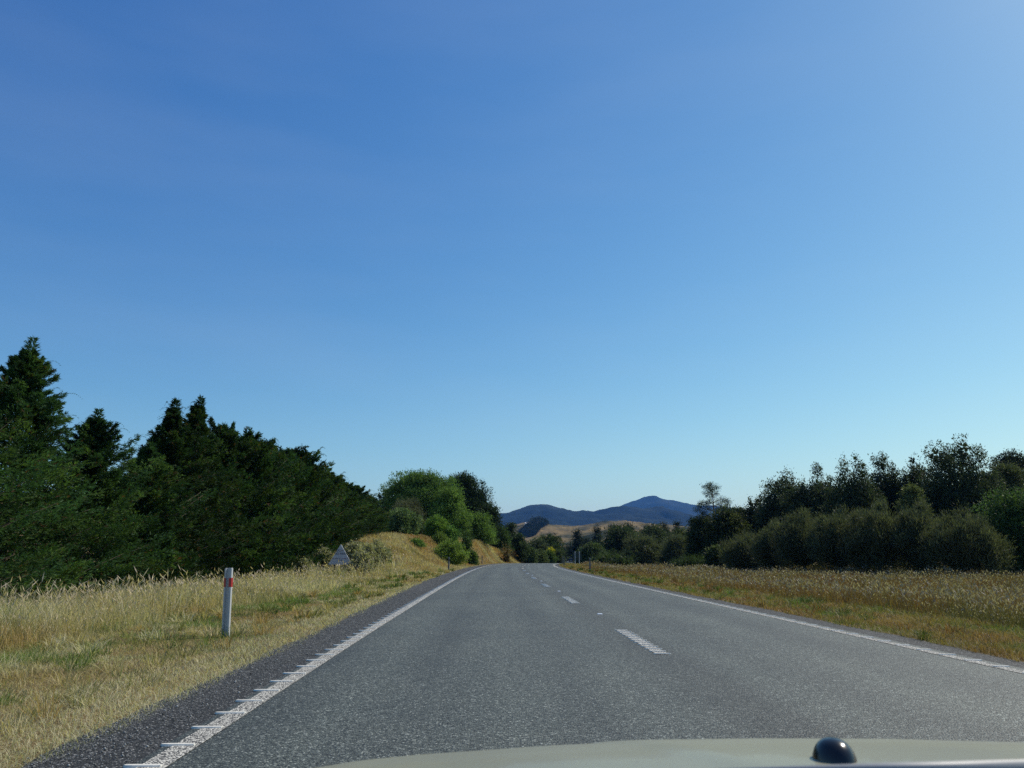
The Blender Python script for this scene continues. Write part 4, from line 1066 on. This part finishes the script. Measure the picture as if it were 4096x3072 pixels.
# ------------------------------------------------------------------ far car
M_carp = m_plain("dark_car_paint", (.02, .022, .03), .5, .3, .0)
M_glass = m_plain("car_glass", (.015, .018, .022), .08, .7)
M_tyre = m_plain("tyre_rubber", (.02, .02, .02), .8, .2)
def far_car():
    Y = 322.0; p = at(571.2, 562.5, Y)
    z = float(zroad(Y)) + .01
    o = empty("car", (p.x, Y, z), R(-6), label="dark estate car seen from behind far down the road past the bend", cat="car")
    # side profile (y forward, z up), extruded over the width with tumblehome
    prof = [(-2.1, .45), (-2.15, .85), (-2.08, 1.02), (-1.8, 1.62), (-1.4, 1.7), (.3, 1.68), (1.0, 1.1), (2.05, .92), (2.2, .6), (2.15, .3), (-2.05, .3)]
    m = MB(); vs = []
    for s in (-1, 1):
        for y, zz in prof: vs.append((s * (.9 if zz < 1.1 else .9 - (zz - 1.1) * .28), y, zz))
    n = len(prof)
    m.add(vs, [(i, (i + 1) % n, n + (i + 1) % n, n + i) for i in range(n)] + [tuple(range(n - 1, -1, -1)), tuple(range(n, 2 * n))]); m.build("body", M_carp, o)
    m = MB(); m.add([(-.7, -2.085, 1.08), (.7, -2.085, 1.08), (.62, -1.86, 1.55), (-.62, -1.86, 1.55)], [(0, 1, 2, 3)]); m.build("rear_window", M_glass, o)
    for s in (-1, 1):
        m = MB(); m.add([(s * .905, -1.6, 1.1), (s * .905, .7, 1.12), (s * .79, .2, 1.55), (s * .79, -1.5, 1.58)], [(0, 1, 2, 3) if s > 0 else (3, 2, 1, 0)]); m.build("side_window", M_glass, o)
        m = MB(); m.box((s * .78, -2.13, .86), (.2, .08, .16)); m.build("tail_light", M_red, o)
        for y in (-1.35, 1.35):
            m = MB(); m.tube([(s * .70, y, .33), (s * .93, y, .33)], .33, 14); m.build("wheel", M_tyre, o)
    m = MB(); m.box((0, -.5, 1.715), (1.3, 2.0, .04)); m.build("roof_panel", m_plain("pale_roof", (.5, .5, .5), .3), o)
    m = MB(); m.box((0, -2.16, .78), (.5, .02, .12)); m.build("number_plate", M_house, o)
far_car()

# ------------------------------------------------------------------ bonnet of the car the photo is taken from
M_bonnet = NT("champagne_paint"); _t = M_bonnet
_f = _t.noise(_t.obj(), 3, 2)
M_bonnet = _t.done(_t.pbsdf(_t.ramp(_f, [(0.35, (0.23, 0.225, 0.15)), (0.65, (0.27, 0.265, 0.17))]), 0.42, 0.35, 0.0, coat=0.18))
M_nozzle = m_plain("black_plastic", (.012, .014, .016), .22, .5)
own = empty("car", (0.45, 0, 0), 0, label="pale champagne bonnet of the car the picture is taken from, across the bottom edge", cat="car")
crest = [(250, 785), (320, 768), (370, 761.6), (417, 754.8), (486, 750), (556, 745), (648, 741.7), (764, 740.3), (880, 740.8), (1024, 744.5), (1150, 751), (1250, 762)]
dc = 1.22
CX = np.array([at(a_, b_, dc).x for a_, b_ in crest]); CZ = np.array([at(a_, b_, dc).z for a_, b_ in crest])
xs_ = np.linspace(CX[0], CX[-1], 90); ys_ = np.concatenate([np.linspace(.55, 1.6, 50), np.linspace(1.62, 1.85, 10)])
XX, YY = np.meshgrid(xs_, ys_, indexing='ij')
Zc = np.interp(XX, CX, CZ)
sl_ = (Zc - CAMH) / dc
d_ = YY - dc
ZZ = Zc + sl_ * d_ - 0.26 * d_ ** 2 - 6.0 * np.clip(YY - 1.5, 0, 1) ** 2
ZZ += 0.003 * np.exp(-((XX + 0.20 + 0.10 * (1.25 - YY)) / 0.045) ** 2) * sstep(1.35, 1.1, YY)
ZZ += 0.004 * sstep(0.0, 0.05, XX - (0.10 + 0.33 * (1.25 - YY))) * (YY < 1.25) * 0.7
np_mesh("bonnet", np.stack([(XX - .45).ravel(), YY.ravel(), ZZ.ravel()], 1), grid_faces(len(xs_), len(ys_)), M_bonnet, own, smooth=True)
# washer nozzle
pn = at(835, 764, 0.93)
dome = MB(); rings = []
for i in range(9):
    a_ = i / 8 * math.pi / 2; rings.append((math.cos(a_) ** .8 * .0235, math.sin(a_) * .031))
vs = []; fs = []
for r_, z_ in rings:
    for j in range(20): q_ = 2 * math.pi * j / 20; vs.append((pn.x - .45 + r_ * math.cos(q_), pn.y + r_ * 1.3 * math.sin(q_), pn.z - .004 + z_))
for i in range(8):
    for j in range(20): fs.append((i * 20 + j, i * 20 + (j + 1) % 20, (i + 1) * 20 + (j + 1) % 20, (i + 1) * 20 + j))
dome.add(vs, fs); dome.build("washer_nozzle", M_nozzle, own, True)
w0, w1, w2 = at(690, 772, .60), at(880, 766, .58), at(1060, 762.5, .56)
m = MB(); m.tube([w - Vector((.45, 0, 0.0025)) for w in (w0, w1, w2)], [.004, .0045, .005], 8); m.build("wiper_arm", m_plain("wiper_metal", (.30, .31, .31), .5, .4, .0), own, True)

# ------------------------------------------------------------------ haze
def haze(density=5.0e-5):
    m = MB(); m.box((0, 6450, 352), (28400, 13500, 860))
    t = NT("haze_air")
    v = t.n("ShaderNodeVolumePrincipled"); v.inputs["Color"].default_value = (0.13, 0.40, 1.0, 1); v.inputs["Density"].default_value = density
    v.inputs["Anisotropy"].default_value = 0.0
    t.l(v.outputs[0], t.out.inputs["Volume"])
    o = m.build("haze", t.m); tag(o, kind="stuff"); return o
haze()
